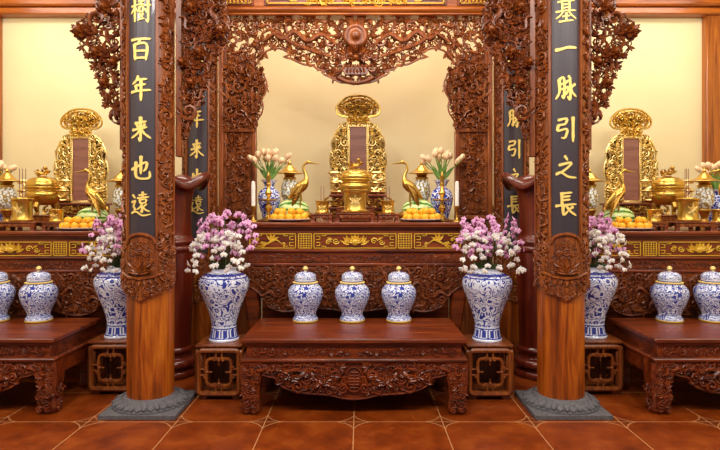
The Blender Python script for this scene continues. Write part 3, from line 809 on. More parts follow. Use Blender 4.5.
# ------------------------------------------------------------------ low tables
TZ = .535; TF = 3.90
def make_table(label):
    t = thing('low_table', label, 'low table', (0, TF, 0), 'low carved tables'); hw = .79; dp = .74
    mb = MB(); box(mb, -hw, hw, 0, dp, TZ-.036, TZ, .008); box(mb, -hw+.02, hw-.02, .018, dp-.02, TZ-.05, TZ-.036, .004); mb.build('tabletop', W_TAB, t)
    mb = MB(); box(mb, -hw+.035, hw-.035, .035, dp-.035, .395, TZ-.05, .003)
    h = MB(); carve(h, [(.02, .405), (hw-.06, .405), (hw-.06, TZ-.06), (.02, TZ-.06)], 80, .02, .036, .004, 401, .036, False, (4, 4, 1, 3), .62, .7, 0, .18)
    mirror_merge(mb, h); mb.build('waist_panel', W_TAB, t)
    mb = MB(); box(mb, -hw-.005, hw+.005, .0, dp, .365, .398, .011); mb.build('moulding', W_TAB, t)
    hp = [(0, .366), (hw-.01, .366), (hw-.01, .28), (.66, .278), (.645, .285), (.60, .268), (.55, .258), (.515, .215), (.48, .188), (.376, .156), (.26, .146), (.167, .139), (.08, .118), (0, .110)]
    full = hp+[(-a, b_) for a, b_ in hp[::-1]][1:-1]
    mb = MB(); prism(mb, full, .022, .05); h = MB()
    carve(h, [(.055, .36)]+[(hw-.02, .36)]+[(a-.008, b_+.008) for a, b_ in hp[2:-1]]+[(.055, .13)], 150, .02, .05, .03, 402, .022, True, (5, 4, 1, 4), .55, .5, 0, .26)
    P = smooth_prof(hp[4:], 2); tube(h, [(a, .016, b_) for a, b_ in P], .008, 5)
    # dragon body
    P = smooth_prof([(.5, .33), (.42, .25), (.32, .30), (.22, .22), (.12, .29)], 5); tube(h, [(a, .006, b_) for a, b_ in P], [.008+.010*math.sin(PI*i/(len(P)-1)) for i in range(len(P))], 7)
    for i in range(1, len(P)-1): e_leaf(h, P[i][0], P[i][1], 1.2+2.2*math.sin(i*1.7), .045, .03, .018, -.004, .6); e_leaf(h, P[i][0], P[i][1], -1.4+2*math.sin(i*1.1), .04, .028, .016, .002, -.6)
    mirror_merge(mb, h); mb.build('carved_apron', W_TAB, t)
    mb = MB(); e_dome(mb, 0, .25, .068, .012, .02, 0, 20)
    tube(mb, [(.064*math.cos(a), .008, .25+.085*math.sin(a)) for a in np.linspace(0, 2*PI, 25)[:-1]], .007, 5, closed=True)
    for q in range(6): box(mb, -.042+.004*abs(q-2.5), .042-.004*abs(q-2.5), .001, .016, .19+q*.021, .199+q*.021, .002)
    strip(mb, [(0, .185), (0, .315)], .008, .001, .016); strip(mb, [(-.03, .21), (-.03, .29)], .007, .002, .016); strip(mb, [(.03, .21), (.03, .29)], .007, .002, .016)
    mb.build('longevity_medallion', W_TAB, t)
    for sx in (-1, 1):
        mb = MB(); a, b_ = sorted((sx*(hw-.01), sx*(hw-.04))); box(mb, a, b_, .05, dp-.05, .26, .366, .004); mb.build('side_apron', W_TAB, t)
        for fy in (0, 1):
            y_ = .082 if fy == 0 else dp-.082; sy = -1 if fy == 0 else 1
            mb = MB()
            S = [(.712, 0, .366, .085, .078), (.718, .0, .30, .083, .078), (.728, .006, .22, .070, .068), (.726, .004, .14, .060, .058), (.724, .002, .08, .058, .056), (.726, .006, .045, .066, .062), (.724, .002, .012, .062, .058), (.722, 0, 0, .052, .05)]
            loft(mb, [(sx*c, y_+sy*o, z, a_, b2) for c, o, z, a_, b2 in S])
            if fy == 0:
                h = MB(); carve(h, [(.645, .35), (.79, .35), (.785, .2), (.775, .02), (.675, .02), (.672, .2)], 60, .018, .04, .01, 410, .004, False, (6, 4, 0, 2), .55, .6, 0, .24)
                if sx < 0: h.flip()
                mb.merge(h)
            if sx > 0 or True:
                h = MB(); carve(h, [(.02, .35), (.15, .35), (.14, .2), (.13, .02), (.035, .02), (.03, .2)], 30, .014, .034, .01, 411, 0, False, (6, 3, 0, 2), .6, .7)
                V = h.data(); yy = V[:, 0] if fy == 0 else dp-V[:, 0]
                q = MB(); q.add(np.stack([sx*(.785-V[:, 1]), yy, V[:, 2]], 1), h.F if (sx > 0) == (fy == 0) else [f[::-1] for f in h.F]); mb.merge(q)
            mb.build('leg', W_TAB, t)
    mb = MB(); box(mb, -.62, .62, dp-.06, dp-.03, .2, .366, .004); mb.build('back_apron', W_TAB, t)
    return t
table = make_table('low carved rosewood table holding three jars before the central altar')
for s, nm in ((-1, 'left'), (1, 'right')):
    dup(table, (s*2.89, TF+.01, 0), 'low carved rosewood table at the %s edge of the photo' % nm)

# ------------------------------------------------------------------ lidded jars
JH = .37
P_JAR = porcelain('jar_porcelain', JH, [(.0, .05, 0), (.11, .125, 1), (.90, .93, 1), (.93, .99, 0)], 1.6, None, '#33409a', .25)
P_LID = porcelain('jar_lid_porcelain', .09, [(.0, .10, 1), (.10, .2, 0)], 1.7, None, '#33409a', .2)
def make_jar(label):
    t = thing('lidded_jar', label, 'jar', (0, 0, 0), 'blue and white lidded jars')
    pr = smooth_prof([(.118, .014), (.116, .03), (.100, .055), (.108, .09), (.148, .17), (.166, .235), (.158, .285), (.120, .325), (.108, .337)], 4)
    lathe(MB(), pr, 40).build('body', P_JAR, t)
    lathe(MB(), [(.113, 0), (.121, .004), (.121, .014), (.112, .016)], 36).build('foot_band', GILT, t)
    lathe(MB(), [(.106, .335), (.119, .337), (.121, .345), (.105, .349)], 36).build('rim_band', GILTY, t)
    lid = lathe(MB(), smooth_prof([(.101, 0), (.103, .035), (.096, .058), (.066, .078), (.02, .088), (.012, .088)], 3), 36).build('lid', P_LID, t, loc=(0, 0, .349))
    mb = MB(); lathe(mb, [(.014, .0), (.011, .008), (.02, .014), (.026, .026), (.022, .038), (.010, .047), (.001, .049)], 16); mb.build('knob', GOLDP2, lid, loc=(0, 0, .086))
    return t
jy = 4.52
JS = (.845, .845, .915)
jar = make_jar('blue and white lidded jar, first from the left on the central low table'); jar.location = (-.398, jy, TZ); jar.scale = JS
for i, x in enumerate((-.02, .355)): dup(jar, (x, jy, TZ), ('middle one of the three blue and white lidded jars on the central low table', 'blue and white lidded jar, rightmost on the central low table')[i])
for x, lb in ((-2.55, 'blue and white lidded jar nearest the left pillar on the left low table'), (-2.9, 'blue and white lidded jar cut off by the left edge of the photo'),
              (2.54, 'blue and white lidded jar nearest the right pillar on the right low table'), (2.89, 'blue and white lidded jar cut off by the right edge of the photo')):
    dup(jar, (x, jy, TZ), lb)

# ------------------------------------------------------------------ pedestals, tall vases
PZ = .42
def make_pedestal(label):
    t = thing('pedestal', label, 'pedestal', (0, 0, 0), 'carved square pedestals'); h = .172
    box(MB(), -h-.004, h+.004, -h-.004, h+.004, PZ-.022, PZ, .006).build('top', W_PED, t)
    g = h-.016; mb = MB(); box(mb, -g, g, -g, g, PZ-.07, PZ-.022, .02); box(mb, -g, g, -g, g, .03, .066, .015); box(mb, -g+.01, g-.01, g-.02, g-.006, .05, PZ-.05, .003)
    for sx in (-1, 1):
        for sy in (-1, 1): box(mb, min(sx*g, sx*(g-.03)), max(sx*g, sx*(g-.03)), min(sy*g, sy*(g-.03)), max(sy*g, sy*(g-.03)), .03, PZ-.03, .01)
    mb.build('frame', W_PED, t)
    for q in (0, 1, 3):
        mb = MB(); y0 = -h+.010
        zc = .212
        def rr(hx, hz, r=.032):
            P = []
            for cx, cz, a0 in ((hx-r, hz-r, 0), (-hx+r, hz-r, PI/2), (-hx+r, -hz+r, PI), (hx-r, -hz+r, 3*PI/2)):
                for k in range(4): P.append((cx+r*math.cos(a0+k*PI/6), y0, zc+cz+r*math.sin(a0+k*PI/6)))
            return P
        tube(mb, rr(.153, .163), .0185, 7, closed=True)
        tube(mb, rr(.092, .100), .0125, 6, closed=True)
        for a in range(4):
            c, s = math.cos(a*PI/2), math.sin(a*PI/2)
            for off in (-.022, .022):
                p0 = (.092, off); p1 = (.150, off)
                tube(mb, [(p0[0]*c-p0[1]*s, y0, zc+p0[0]*s+p0[1]*c), (p1[0]*c-p1[1]*s, y0, zc+p1[0]*s+p1[1]*c)], .007, 5)
            for off in (-.03, .03):
                e_scroll(mb, .10*c-off*s, zc+.10*s+off*c, .018, .006, a, 1.2, 1 if off > 0 else -1, y0)
            e_dome(mb, .088*c, zc+.088*s, .016, .014, y0)
            tube(mb, [(.088*c, y0, zc+.088*s), (.05*c, y0, zc+.05*s)], .006, 5)
        ca, sa = math.cos(q*PI/2), math.sin(q*PI/2)
        mb.map(lambda V: np.stack([V[:, 0]*ca-V[:, 1]*sa, V[:, 0]*sa+V[:, 1]*ca, V[:, 2]], 1))
        mb.build('fretwork_panel', W_CARV, t)
    for sx in (-1, 1):
        for sy in (-1, 1):
            mb = MB(); loft(mb, [(sx*.125, sy*.125, 0, .026, .022), (sx*.125, sy*.125, .015, .034, .028), (sx*.122, sy*.122, .036, .026, .028)]); mb.build('foot', W_PED, t)
    return t
VH = .557
P_VASE = porcelain('vase_porcelain', VH, [(.0, .035, 0), (.035, .05, 1), (.165, .18, 1), (.18, .20, 0), (.215, .225, 1), (.87, .885, 1), (.905, .93, 1), (.945, 1.0, 0)], 1.0, (.06, .155, 10), '#35409a', .19)
def make_vase(label):
    t = thing('tall_vase', label, 'vase', (0, 0, 0), 'blue and white floor vases')
    pr = smooth_prof([(.118, 0), (.120, .012), (.110, .03), (.102, .07), (.099, .11), (.106, .16), (.134, .25), (.175, .35), (.199, .42), (.195, .472), (.160, .508), (.112, .528), (.098, .538), (.100, .552), (.106, .557), (.096, .555), (.088, .54), (.085, .50)], 4)
    lathe(MB(), pr, 48).build('body', P_VASE, t)
    return t
pspots = [(-1.02, 4.375, 'left of the central low table'), (1.02, 4.375, 'right of the central low table'), (-1.885, 4.49, 'partly behind the left front column'), (1.90, 4.49, 'just right of the right front column')]
ped = vase = None
for x, y, lb in pspots:
    L = 'square carved fretwork pedestal %s' % lb
    if ped is None: ped = make_pedestal(L); ped.location = (x, y, 0)
    else: dup(ped, (x, y, 0), L)
    L = 'tall blue and white vase on the pedestal %s' % lb
    if vase is None: vase = make_vase(L); vase.location = (x, y, PZ); vase.scale = (.96, .96, 1)
    else: dup(vase, (x+(.015 if x == 1.02 else 0), y, PZ), L, rz=x*1.7)

# ------------------------------------------------------------------ orchids
def blossom_mesh(name, pet, lip, r=.030):
    mb = MB()
    for a, L, W in ((PI/2, 1, .62), (PI/2+2.2, .95, .6), (PI/2-2.2, .95, .6)): e_leaf(mb, 0, 0, a, r*L, r*W, r*.16)
    for a in (.12, PI-.12): e_leaf(mb, 0, 0, a, r*1.05, r*1.15, r*.2, -r*.12)
    e_leaf(mb, 0, r*.05, -PI/2, r*.5, r*.36, r*.4, -r*.2, 0, 1); e_dome(mb, 0, 0, r*.14, r*.4, -r*.2, 1, 6)
    return mb.mesh(name, [pet, lip])
BP = blossom_mesh('blossom_pink', PINK, MAGENTA, .028); BWH = blossom_mesh('blossom_white', WPET, YLIP, .027)
def orchids(x, y, where, seed, wide=1.0):
    rng = random.Random(seed); z0 = PZ+VH
    grp = 'orchid sprays in the vase %s' % where
    specs = []
    for k in range(11):
        a = (k-5)/5; specs.append(('pink', a*.205*wide+rng.uniform(-.02, .02), rng.uniform(-.11, .08), (.375, .31, .24)[k % 3]+.04*math.cos(a*1.5)+rng.uniform(-.03, .02), 9))
    for a in (-1, -.7, -.15, .2, .75, 1):
        specs.append(('white', a*.175*wide+rng.uniform(-.01, .01), -.12+rng.uniform(-.04, .03), .25-.03*abs(a)+rng.uniform(-.05, .04), 10))
    for col, tx, ty, h, n in specs:
        tot = h
        P = [(0, 0, -.08), (tx*.25, ty*.25, tot*.45), (tx*.65, ty*.7, tot*.92), (tx*.92, ty*1.0-.01, tot*.98), (tx*1.06, ty*1.1-.03, tot*(.8 if col == 'pink' else .6)), (tx*1.16, ty*1.15-.05, tot*(.42 if col == 'pink' else .02))]
        P = np.array(smooth_prof(P, 5))
        P[:, 0] += rng.uniform(-.02, .02)*np.linspace(1, 1, len(P)); P[:, 1] += 0
        P[0] = (tx*.1, ty*.1, -.08)
        t = thing('orchid_spray', '%s orchid spray in the tall vase %s' % (col, where), 'orchid', (x, y, z0), grp)
        mb = MB(); tube(mb, P, np.linspace(.0045, .0022, len(P)), 5); mb.build('stem', GREEN, t)
        for q in range(n):
            s = .42+.58*q/(n-1); f = s*(len(P)-1); i = int(min(f, len(P)-2)); p = P[i]+(P[i+1]-P[i])*(f-i)
            o = bpy.data.objects.new('blossom', BP if col == 'pink' else BWH); COL.objects.link(o); o.parent = t
            o.location = (p[0]+rng.uniform(-.03, .03), p[1]-.014+rng.uniform(-.03, .02), p[2]+rng.uniform(-.025, .03))
            o.rotation_euler = (rng.uniform(-.5, .5), rng.uniform(-.5, .5), math.atan2(tx, .25)*.9+rng.uniform(-.7, .7)); sc = rng.uniform(.85, 1.2); o.scale = (sc, sc, sc)
    t = thing('orchid_foliage', 'dark green orchid leaves at the mouth of the vase %s' % where, 'foliage', (x, y, z0), grp)
    for k in range(9):
        a = k*.7+rng.random(); L = rng.uniform(.12, .2); mb = MB()
        e_leaf(mb, 0, 0, rng.uniform(.5, 1.3), L, .035, .008, 0, -.9)
        c, s = math.cos(a), math.sin(a); mb.map(lambda V: np.stack([V[:, 0]*c-V[:, 1]*s, V[:, 0]*s+V[:, 1]*c, V[:, 2]-.02], 1)); mb.build('leaf', GREEN, t)
for i, (x, y, lb) in enumerate(pspots): orchids(x, y, lb, 500+i, 1.0 if i < 2 else .85)

# ------------------------------------------------------------------ dark red urns
def make_urn(label):
    t = thing('wooden_urn', label, 'urn', (0, 0, 0), 'dark red turned urns')
    pr = [(.20, 0), (.225, .005), (.235, .03), (.225, .055), (.195, .065), (.20, .085), (.235, .10), (.240, .125), (.225, .15), (.19, .165), (.185, .20), (.205, .215), (.212, .235), (.195, .255)]
    lathe(MB(), smooth_prof(pr, 3), 40).build('foot', W_URN, t)
    pr = smooth_prof([(.18, .25), (.19, .5), (.205, .85), (.212, 1.05)], 3)+smooth_prof([(.225, 1.06), (.232, 1.08), (.225, 1.10), (.205, 1.108), (.218, 1.125), (.222, 1.145), (.205, 1.16), (.19, 1.175)], 3)+smooth_prof([(.185, 1.2), (.18, 1.38), (.19, 1.5)], 3)
    lathe(MB(), pr, 40).build('body', W_URN, t)
    def lob(r, z, a):
        k = max(0, (r-.2)/.12) if z > 1.45 else 0
        return r*(1+.05*k*math.cos(4*a)), z+.045*min(k, 1.15)*math.cos(4*a)
    pr = smooth_prof([(.19, 1.5), (.205, 1.56), (.245, 1.61), (.292, 1.628), (.318, 1.622), (.334, 1.632), (.336, 1.66), (.318, 1.686), (.285, 1.690), (.24, 1.675), (.19, 1.62), (.17, 1.5), (.165, 1.3)], 4)
    lathe(MB(), pr, 64, lobe=lob).build('flared_rim', W_URN, t)
    return t
urn = make_urn('tall dark red turned urn with wavy rim behind the left front column'); urn.location = (-1.60, 4.87, 0); urn.scale = (.93, .93, 1.015)
dup(urn, (1.60, 4.87, 0), 'tall dark red turned urn with wavy rim behind the right front column')

# ------------------------------------------------------------------ altar furnishings
def make_tablet(label):
    t = thing('ancestral_tablet', label, 'ancestral tablet', (0, 0, 0), 'gilded ancestral tablets')
    mb = MB(); box(mb, -.36, .36, -.17, .15, 0, .03, .006); box(mb, -.33, .33, -.15, .14, .10, .125, .006); box(mb, -.29, .29, -.12, .13, .03, .10, .003); box(mb, -.27, .27, -.10, .11, .125, .235, .003); box(mb, -.30, .30, -.13, .12, .235, .26, .006)
    mb.build('stepped_base', W_ALT, t)
    mb = MB(); h = MB()
    carve(h, [(.0, .130), (.3, .130), (.28, .232), (0, .232)], 30, .016, .035, .01, 601, -.105, False, (5, 4, 1, 2), .6, .6)
    carve(h, [(.0, .034), (.28, .034), (.28, .098), (0, .098)], 24, .014, .028, .01, 602, -.125, False, (5, 4, 1, 2), .6, .6)
    e_scroll(h, .30, .17, .06, .016, PI/2, 1.2, -1, -.1); mirror_merge(mb, h); mb.build('base_carving', GOLDD, t)
    # wings
    wp = [(.115, .26), (.285, .26), (.29, .42), (.275, .50), (.30, .58), (.297, .68), (.275, .74), (.285, .80), (.26, .88), (.22, .95), (.17, 1.0), (.10, 1.03), (.0, 1.06), (0, .99), (.115, .97)]
    full = None
    mb = MB(); h = MB(); bk = MB(); prism(bk, [(a*.95, b_) for a, b_ in wp], .028, .036); bf = MB(); mirror_merge(bf, bk); bf.build('wing_backing', GOLDB, t)
    carve(h, wp, 120, .026, .055, .05, 603, .012, True, (8, 3, 1, 4), .6, .5, 0, .2)
    tube(h, [(a-.004, .01, b_) for a, b_ in smooth_prof(wp[1:12], 3)], .010, 5)
    mirror_merge(mb, h); mb.build('carved_wing', GOLDP, t)
    mb = MB(); box(mb, -.085, .085, .0, .03, .27, .985, .003); mb.build('name_panel', PANELR, t)
    mb = MB(); strip(mb, [(-.10, .27), (-.10, .985), (.10, .985), (.10, .27), (-.10, .27)], .03, -.012, .03)
    for z_ in np.arange(.285, .98, .022):
        for sx in (-1, 1): e_dome(mb, sx*.10, z_, .009, .009, -.012, 0, 6)
    for x_ in np.arange(-.088, .09, .022): e_dome(mb, x_, .985, .009, .009, -.012, 0, 6)
    mb.build('beaded_frame', GOLDP, t)
    cp = [(0, 1.045), (.06, 1.045), (.10, 1.055), (.12, 1.085), (.18, 1.09), (.222, 1.125), (.225, 1.175), (.205, 1.215), (.165, 1.255), (.115, 1.285), (.06, 1.30), (0, 1.305)]
    mb = MB(); h = MB(); bk = MB(); prism(bk, [(a*.62, 1.17+(b_-1.17)*.6) for a, b_ in cp], .03, .04); bf = MB(); mirror_merge(bf, bk); bf.build('crest_backing', GOLDB, t)
    carve(h, [(a*.93, 1.17+(b_-1.17)*.93) for a, b_ in cp], 46, .02, .04, .04, 604, .02, True, (8, 3, 1, 4), .6, .5, 0, .2)
    carve(h, [(0, .98), (.09, 1.0), (.12, 1.04), (.10, 1.09), (0, 1.08)], 10, .02, .035, .03, 609, .0, True, (6, 5, 1, 3), .56, .5, 0, .26)
    tube(h, [(a, .012, b_) for a, b_ in smooth_prof(cp, 3)], .012, 6)
    tube(h, [(a*.82, .008, 1.175+(b_-1.175)*.8) for a, b_ in smooth_prof(cp[4:], 3)], .007, 5)
    mirror_merge(mb, h); mb.build('crest', GOLD, t)
    # cloud arms and little pillars at either side of the panel
    for sx in (-1, 1):
        mb = MB()
        for z_, w_ in ((.39, .085), (.29, .10)):
            ball(mb, (sx*.20, -.06, z_), 1, 12, 6, sc=(w_, .05, .022)); ball(mb, (sx*.20+sx*.03, -.07, z_+.02), 1, 10, 6, sc=(w_*.5, .04, .018))
        for q in range(6): box(mb, sx*.255-.03, sx*.255+.03, -.04, .0, .27+q*.03, .285+q*.03, .004)
        tube(mb, [(sx*.20, -.05, .38), (sx*.18, -.05, .34), (sx*.21, -.05, .30), (sx*.20, -.06, .262)], .022, 7)
        mb.build('cloud_arm', GOLDP, t)
    return t
def make_stand(name, label, w, d, h):
    t = thing(name, label, 'stand', (0, 0, 0), 'small carved stands')
    box(MB(), -w/2, w/2, -d/2, d/2, h-.014, h, .004).build('top', W_ALT, t)
    mb = MB(); box(mb, -w/2+.012, w/2-.012, -d/2+.008, -d/2+.018, h*.45, h-.014, .002)
    n = 6; [e_scroll(mb, -w*.36+w*.72*k/(n-1), h*.6, h*.13, .004, 0, 1.2, 1 if k % 2 else -1, -d/2+.008) for k in range(n)]
    mb.build('apron', W_CARV, t)
    mb = MB(); box(mb, -w/2+.012, w/2-.012, d/2-.018, d/2-.008, h*.45, h-.014, .002); mb.build('apron', W_CARV, t)
    for sx in (-1, 1):
        for sy in (-1, 1):
            mb = MB(); loft(mb, [(sx*(w/2-.02), sy*(d/2-.02), 0, .020, .018), (sx*(w/2-.022), sy*(d/2-.02), h*.2, .014, .014), (sx*(w/2-.018), sy*(d/2-.02), h*.6, .018, .016), (sx*(w/2-.018), sy*(d/2-.02), h-.014, .018, .016)])
            mb.build('leg', W_ALT, t)
    return t
def make_bowl(label, r=.1, h=.205, name='incense_bowl', group='gold incense bowls', emb=True):
    t = thing(name, label, 'incense bowl', (0, 0, 0), group)
    k = h/.205; q = r/.1
    pr = [(.085*q, 0), (.116*q, .004*k), (.118*q, .014*k), (.1*q, .022*k), (.094*q, .034*k), (.092*q, .1*k), (.094*q, .165*k), (.099*q, .18*k), (.105*q, .186*k), (.106*q, .2*k), (.1*q, .205*k), (.09*q, .2*k), (.086*q, .17*k), (.01, .168*k)]
    lathe(MB(), pr, 36).build('body', GOLD, t)
    if emb:
        mb = MB(); e_flower(mb, 0, .105*k, .032*q, .008, 0, 8); e_leaf(mb, 0, .12*k, PI/2, .045*q, .022*q, .006); e_leaf(mb, 0, .09*k, -PI/2, .045*q, .022*q, .006)
        for sx in (-1, 1): e_leaf(mb, sx*.012, .1*k, PI/2-sx*.9, .05*q, .02*q, .006); e_leaf(mb, sx*.012, .1*k, -PI/2+sx*.9, .05*q, .02*q, .006)
        mb.map(bend(.092*q)); mb.build('emblem', GOLDP, t)
    return t
def make_burner(label):
    t = thing('incense_burner', label, 'incense burner', (0, 0, 0), 'gold lidded burners')
    pr = smooth_prof([(.06, .09), (.11, .11), (.142, .155), (.15, .19), (.14, .215), (.125, .225), (.128, .24), (.148, .246), (.15, .258), (.13, .262)], 3)
    lathe(MB(), pr, 40).build('bowl', GOLD, t)
    for k in range(3):
        a = 2*PI*k/3; mb = MB(); d = np.array([math.sin(a), -math.cos(a)])
        tube(mb, [(d[0]*q, d[1]*q, z) for q, z in ((.09, .12), (.115, .075), (.095, .03), (.105, 0))], [.03, .026, .018, .022], 8); mb.build('leg', GOLDD, t)
    lid = lathe(MB(), smooth_prof([(.140, 0), (.142, .02), (.132, .05), (.10, .078), (.05, .092), (.03, .1), (.001, .102)], 3), 36).build('lid', GOLD, t, loc=(0, 0, .26))
    mb = MB(); rg = random.Random(5)
    tube(mb, [(-.05, 0, .012), (-.02, -.01, .035), (.02, .0, .03), (.045, -.01, .06), (.03, -.015, .078)], [.012, .02, .02, .016, .012], 7)
    ball(mb, (.03, -.02, .08), .02, 8, 6); [e_leaf(mb, -.04+.02*k, .03, PI/2+.5*(2-k), .045, .022, .012, -.012) for k in range(5)]
    tube(mb, [(-.05, 0, .012), (-.066, 0, .04), (-.05, -.004, .066)], [.012, .01, .006], 6)
    mb.build('lion_finial', GOLDD, lid, loc=(0, 0, .094))
    for sx in (-1, 1):
        mb = MB()
        P = smooth_prof([(.135, .19), (.17, .165), (.205, .19), (.20, .235), (.165, .26), (.19, .30), (.235, .30)], 4)
        tube(mb, [(sx*a, 0, b_) for a, b_ in P], [.010+.010*math.sin(PI*i/(len(P)-1)) for i in range(len(P))], 7)
        ball(mb, (sx*.20, 0, .315), 1, 12, 6, sc=(.06, .03, .018)); ball(mb, (sx*.19, 0, .225), 1, 12, 6, sc=(.055, .035, .016))
        mb.build('handle', GOLDP, t)
    return t
def make_crane(label, d):
    t = thing('crane_statue', label, 'crane statue', (0, 0, 0), 'gold crane statues')
    mb = MB(); ball(mb, (0, 0, .05), 1, 16, 8, sc=(.10, .075, .05)); ball(mb, (d*.11, 0, .05), .025, 8, 6)
    for a, b_ in ((.06, .06), (-.06, .06), (.06, -.06), (-.06, -.06)): ball(mb, (a, b_, .015), .022, 8, 5)
    mb.build('turtle', GOLDD, t)
    mb = MB(); P = smooth_prof([(-.125, .20), (-.085, .245), (-.03, .295), (.015, .335), (.04, .38), (.036, .425), (.016, .47), (.02, .515), (.055, .54), (.08, .535)], 5)
    rad = np.interp(np.linspace(0, 1, len(P)), [0, .1, .25, .36, .45, .55, .8, .9, 1], [.008, .026, .050, .042, .022, .014, .010, .016, .009])
    tube(mb, [(d*a, 0, b_) for a, b_ in P], rad, 10, flat=.9); mb.build('body', GOLD, t)
    mb = MB(); tube(mb, [(d*.075, 0, .535), (d*.115, 0, .528), (d*.16, 0, .522)], [.011, .007, .002], 6); mb.build('beak', GOLD, t)
    for sy in (-1, 1):
        mb = MB()
        for q in range(5): e_leaf(mb, .03-.012*q, .345-.02*q, PI+.62+.08*q, .17, .036, .013, -.04+.002*q, .3)
        if sy > 0: mb.map(lambda V: V*np.array([1, -1, 1])); mb.F = [f[::-1] for f in mb.F]
        if d < 0: mb.flip()
        mb.build('wing', GOLDD, t)
        mb = MB(); tube(mb, [(d*-.02, sy*.022, .29), (d*-.008, sy*.024, .19), (d*-.02, sy*.026, .09)], [.014, .008, .008], 6); tube(mb, [(d*-.02, sy*.026, .098), (d*.03, sy*.03, .09)], [.008, .004], 5); mb.build('leg', GOLD, t)
    return t
def make_lamp(label):
    t = thing('altar_lamp', label, 'lamp', (0, 0, 0), 'gold altar lamps')
    lathe(MB(), smooth_prof([(.075, 0), (.078, .018), (.05, .05), (.03, .09), (.045, .14), (.062, .17), (.05, .19)], 3), 24).build('base', GOLDD, t)
    lathe(MB(), smooth_prof([(.05, .19), (.076, .23), (.084, .29), (.076, .35), (.054, .395)], 4), 24).build('globe', MOSAIC, t)
    lathe(MB(), [(.052, .392), (.062, .40), (.064, .415), (.04, .43)], 24).build('collar', GOLD, t)
    lathe(MB(), smooth_prof([(.03, .425), (.055, .435), (.055, .445), (.125, .452), (.133, .458), (.125, .464), (.085, .476), (.058, .502), (.03, .53), (.014, .54), (.018, .555), (.012, .57), (.001, .585)], 3), 28).build('cap', GOLD, t)
    return t
def make_candlestick(label):
    t = thing('candlestick', label, 'candlestick', (0, 0, 0), 'tall brass candlesticks')
    pr = [(.10, 0), (.122, .006), (.124, .014), (.08, .022), (.045, .035), (.02, .06), (.018, .085), (.036, .11), (.04, .125), (.024, .15), (.015, .17), (.016, .185), (.10, .19), (.112, .197), (.10, .202), (.02, .206), (.018, .225), (.034, .245), (.036, .262), (.022, .285), (.019, .32), (.028, .33), (.028, .345), (.02, .352), (.026, .4), (.027, .412), (.018, .414)]
    lathe(MB(), pr, 28).build('stem', GOLD, t); lathe(MB(), [(.018, .412), (.016, .43), (.004, .45), (.001, .455)], 12).build('spike', GOLDD, t)
    return t
def make_candle(label):
    t = thing('candle_holder', label, 'candle holder', (0, 0, 0), 'small gold candle holders')
    lathe(MB(), [(.04, 0), (.05, .004), (.048, .012), (.018, .02), (.010, .04), (.010, .09), (.018, .105), (.024, .115), (.024, .138), (.019, .14)], 20).build('stem', GOLDD, t)
    return t
TVH = .38
P_TV = porcelain('small_vase_porcelain', TVH, [(.0, .03, 0), (.78, .80, 1), (.95, 1.0, 0)], 1.1, None, '#2c3fa6', .33)
def make_tvase(label):
    t = thing('flower_vase', label, 'vase', (0, 0, 0), 'small vases of tulips')
    pr = smooth_prof([(.055, 0), (.06, .01), (.068, .05), (.095, .15), (.103, .22), (.085, .275), (.05, .305), (.045, .33), (.068, .37), (.076, .38), (.066, .376), (.042, .33), (.04, .27)], 4)
    lathe(MB(), pr, 36).build('body', P_TV, t); return t
def tulips(x, y, z, where, seed, n=17, lean=0):
    rng = random.Random(seed)
    for k in range(n):
        a = 2*PI*k/n+rng.uniform(-.2, .2); rr = rng.uniform(.08, .20) if k % 3 else .05
        dx, dy = rr*math.cos(a)*1.1+lean, rr*math.sin(a)*.7; hh = .20+.06*rng.random()-.5*rr*.8
        t = thing('tulip', 'pale peach tulip in the bunch %s' % where, 'tulip', (x, y, z+TVH), 'tulips in the bunch %s' % where)
        P = smooth_prof([(dx*.08, dy*.08, -.07), (dx*.3, dy*.3, .06), (dx*.75, dy*.75, hh*.75), (dx, dy, hh)], 4)
        tube(MB(), P, .0042, 5).build('stem', TSTEM, t)
        mb = MB(); lathe(mb, smooth_prof([(.004, -.004), (.018, .006), (.027, .024), (.024, .042), (.012, .056), (.002, .058)], 2), 12, lobe=lambda r, z_, a_: (r*(1+.14*math.cos(3*a_)), z_+(.006*math.cos(3*a_) if z_ > .04 else 0)))
        tx, ty = dx*2.2, dy*2.2
        mb.map(lambda V: np.stack([V[:, 0]+V[:, 2]*tx, V[:, 1]+V[:, 2]*ty, V[:, 2]], 1)+np.array([dx, dy, hh])); mb.build('bloom', TULIP, t)
        if k % 2 == 0:
            mb = MB(); e_leaf(mb, dx*.1, -.01, PI/2-dx*2.5, .16, .03, .005, dy*.3, -dx*2); mb.build('leaf', TSTEM, t)
def make_plate(label):
    t = lathe(MB(), [(.09, 0), (.10, .006), (.175, .016), (.187, .024), (.183, .026), (.17, .020), (.09, .010), (.001, .010)], 40).build('fruit_plate', PLATE)
    return tag(t, label, 'plate', 'white fruit plates')
om = MB(); ball(om, (0, 0, 0), .033, 14, 9, sc=(1, 1, .93)); OM = om.mesh('orange', [ORANGE])
sm = MB(); lathe(sm, [(.007, .033), (.006, .037), (.001, .038)], 7); SM = sm.mesh('stalk_button', [TSTEM])
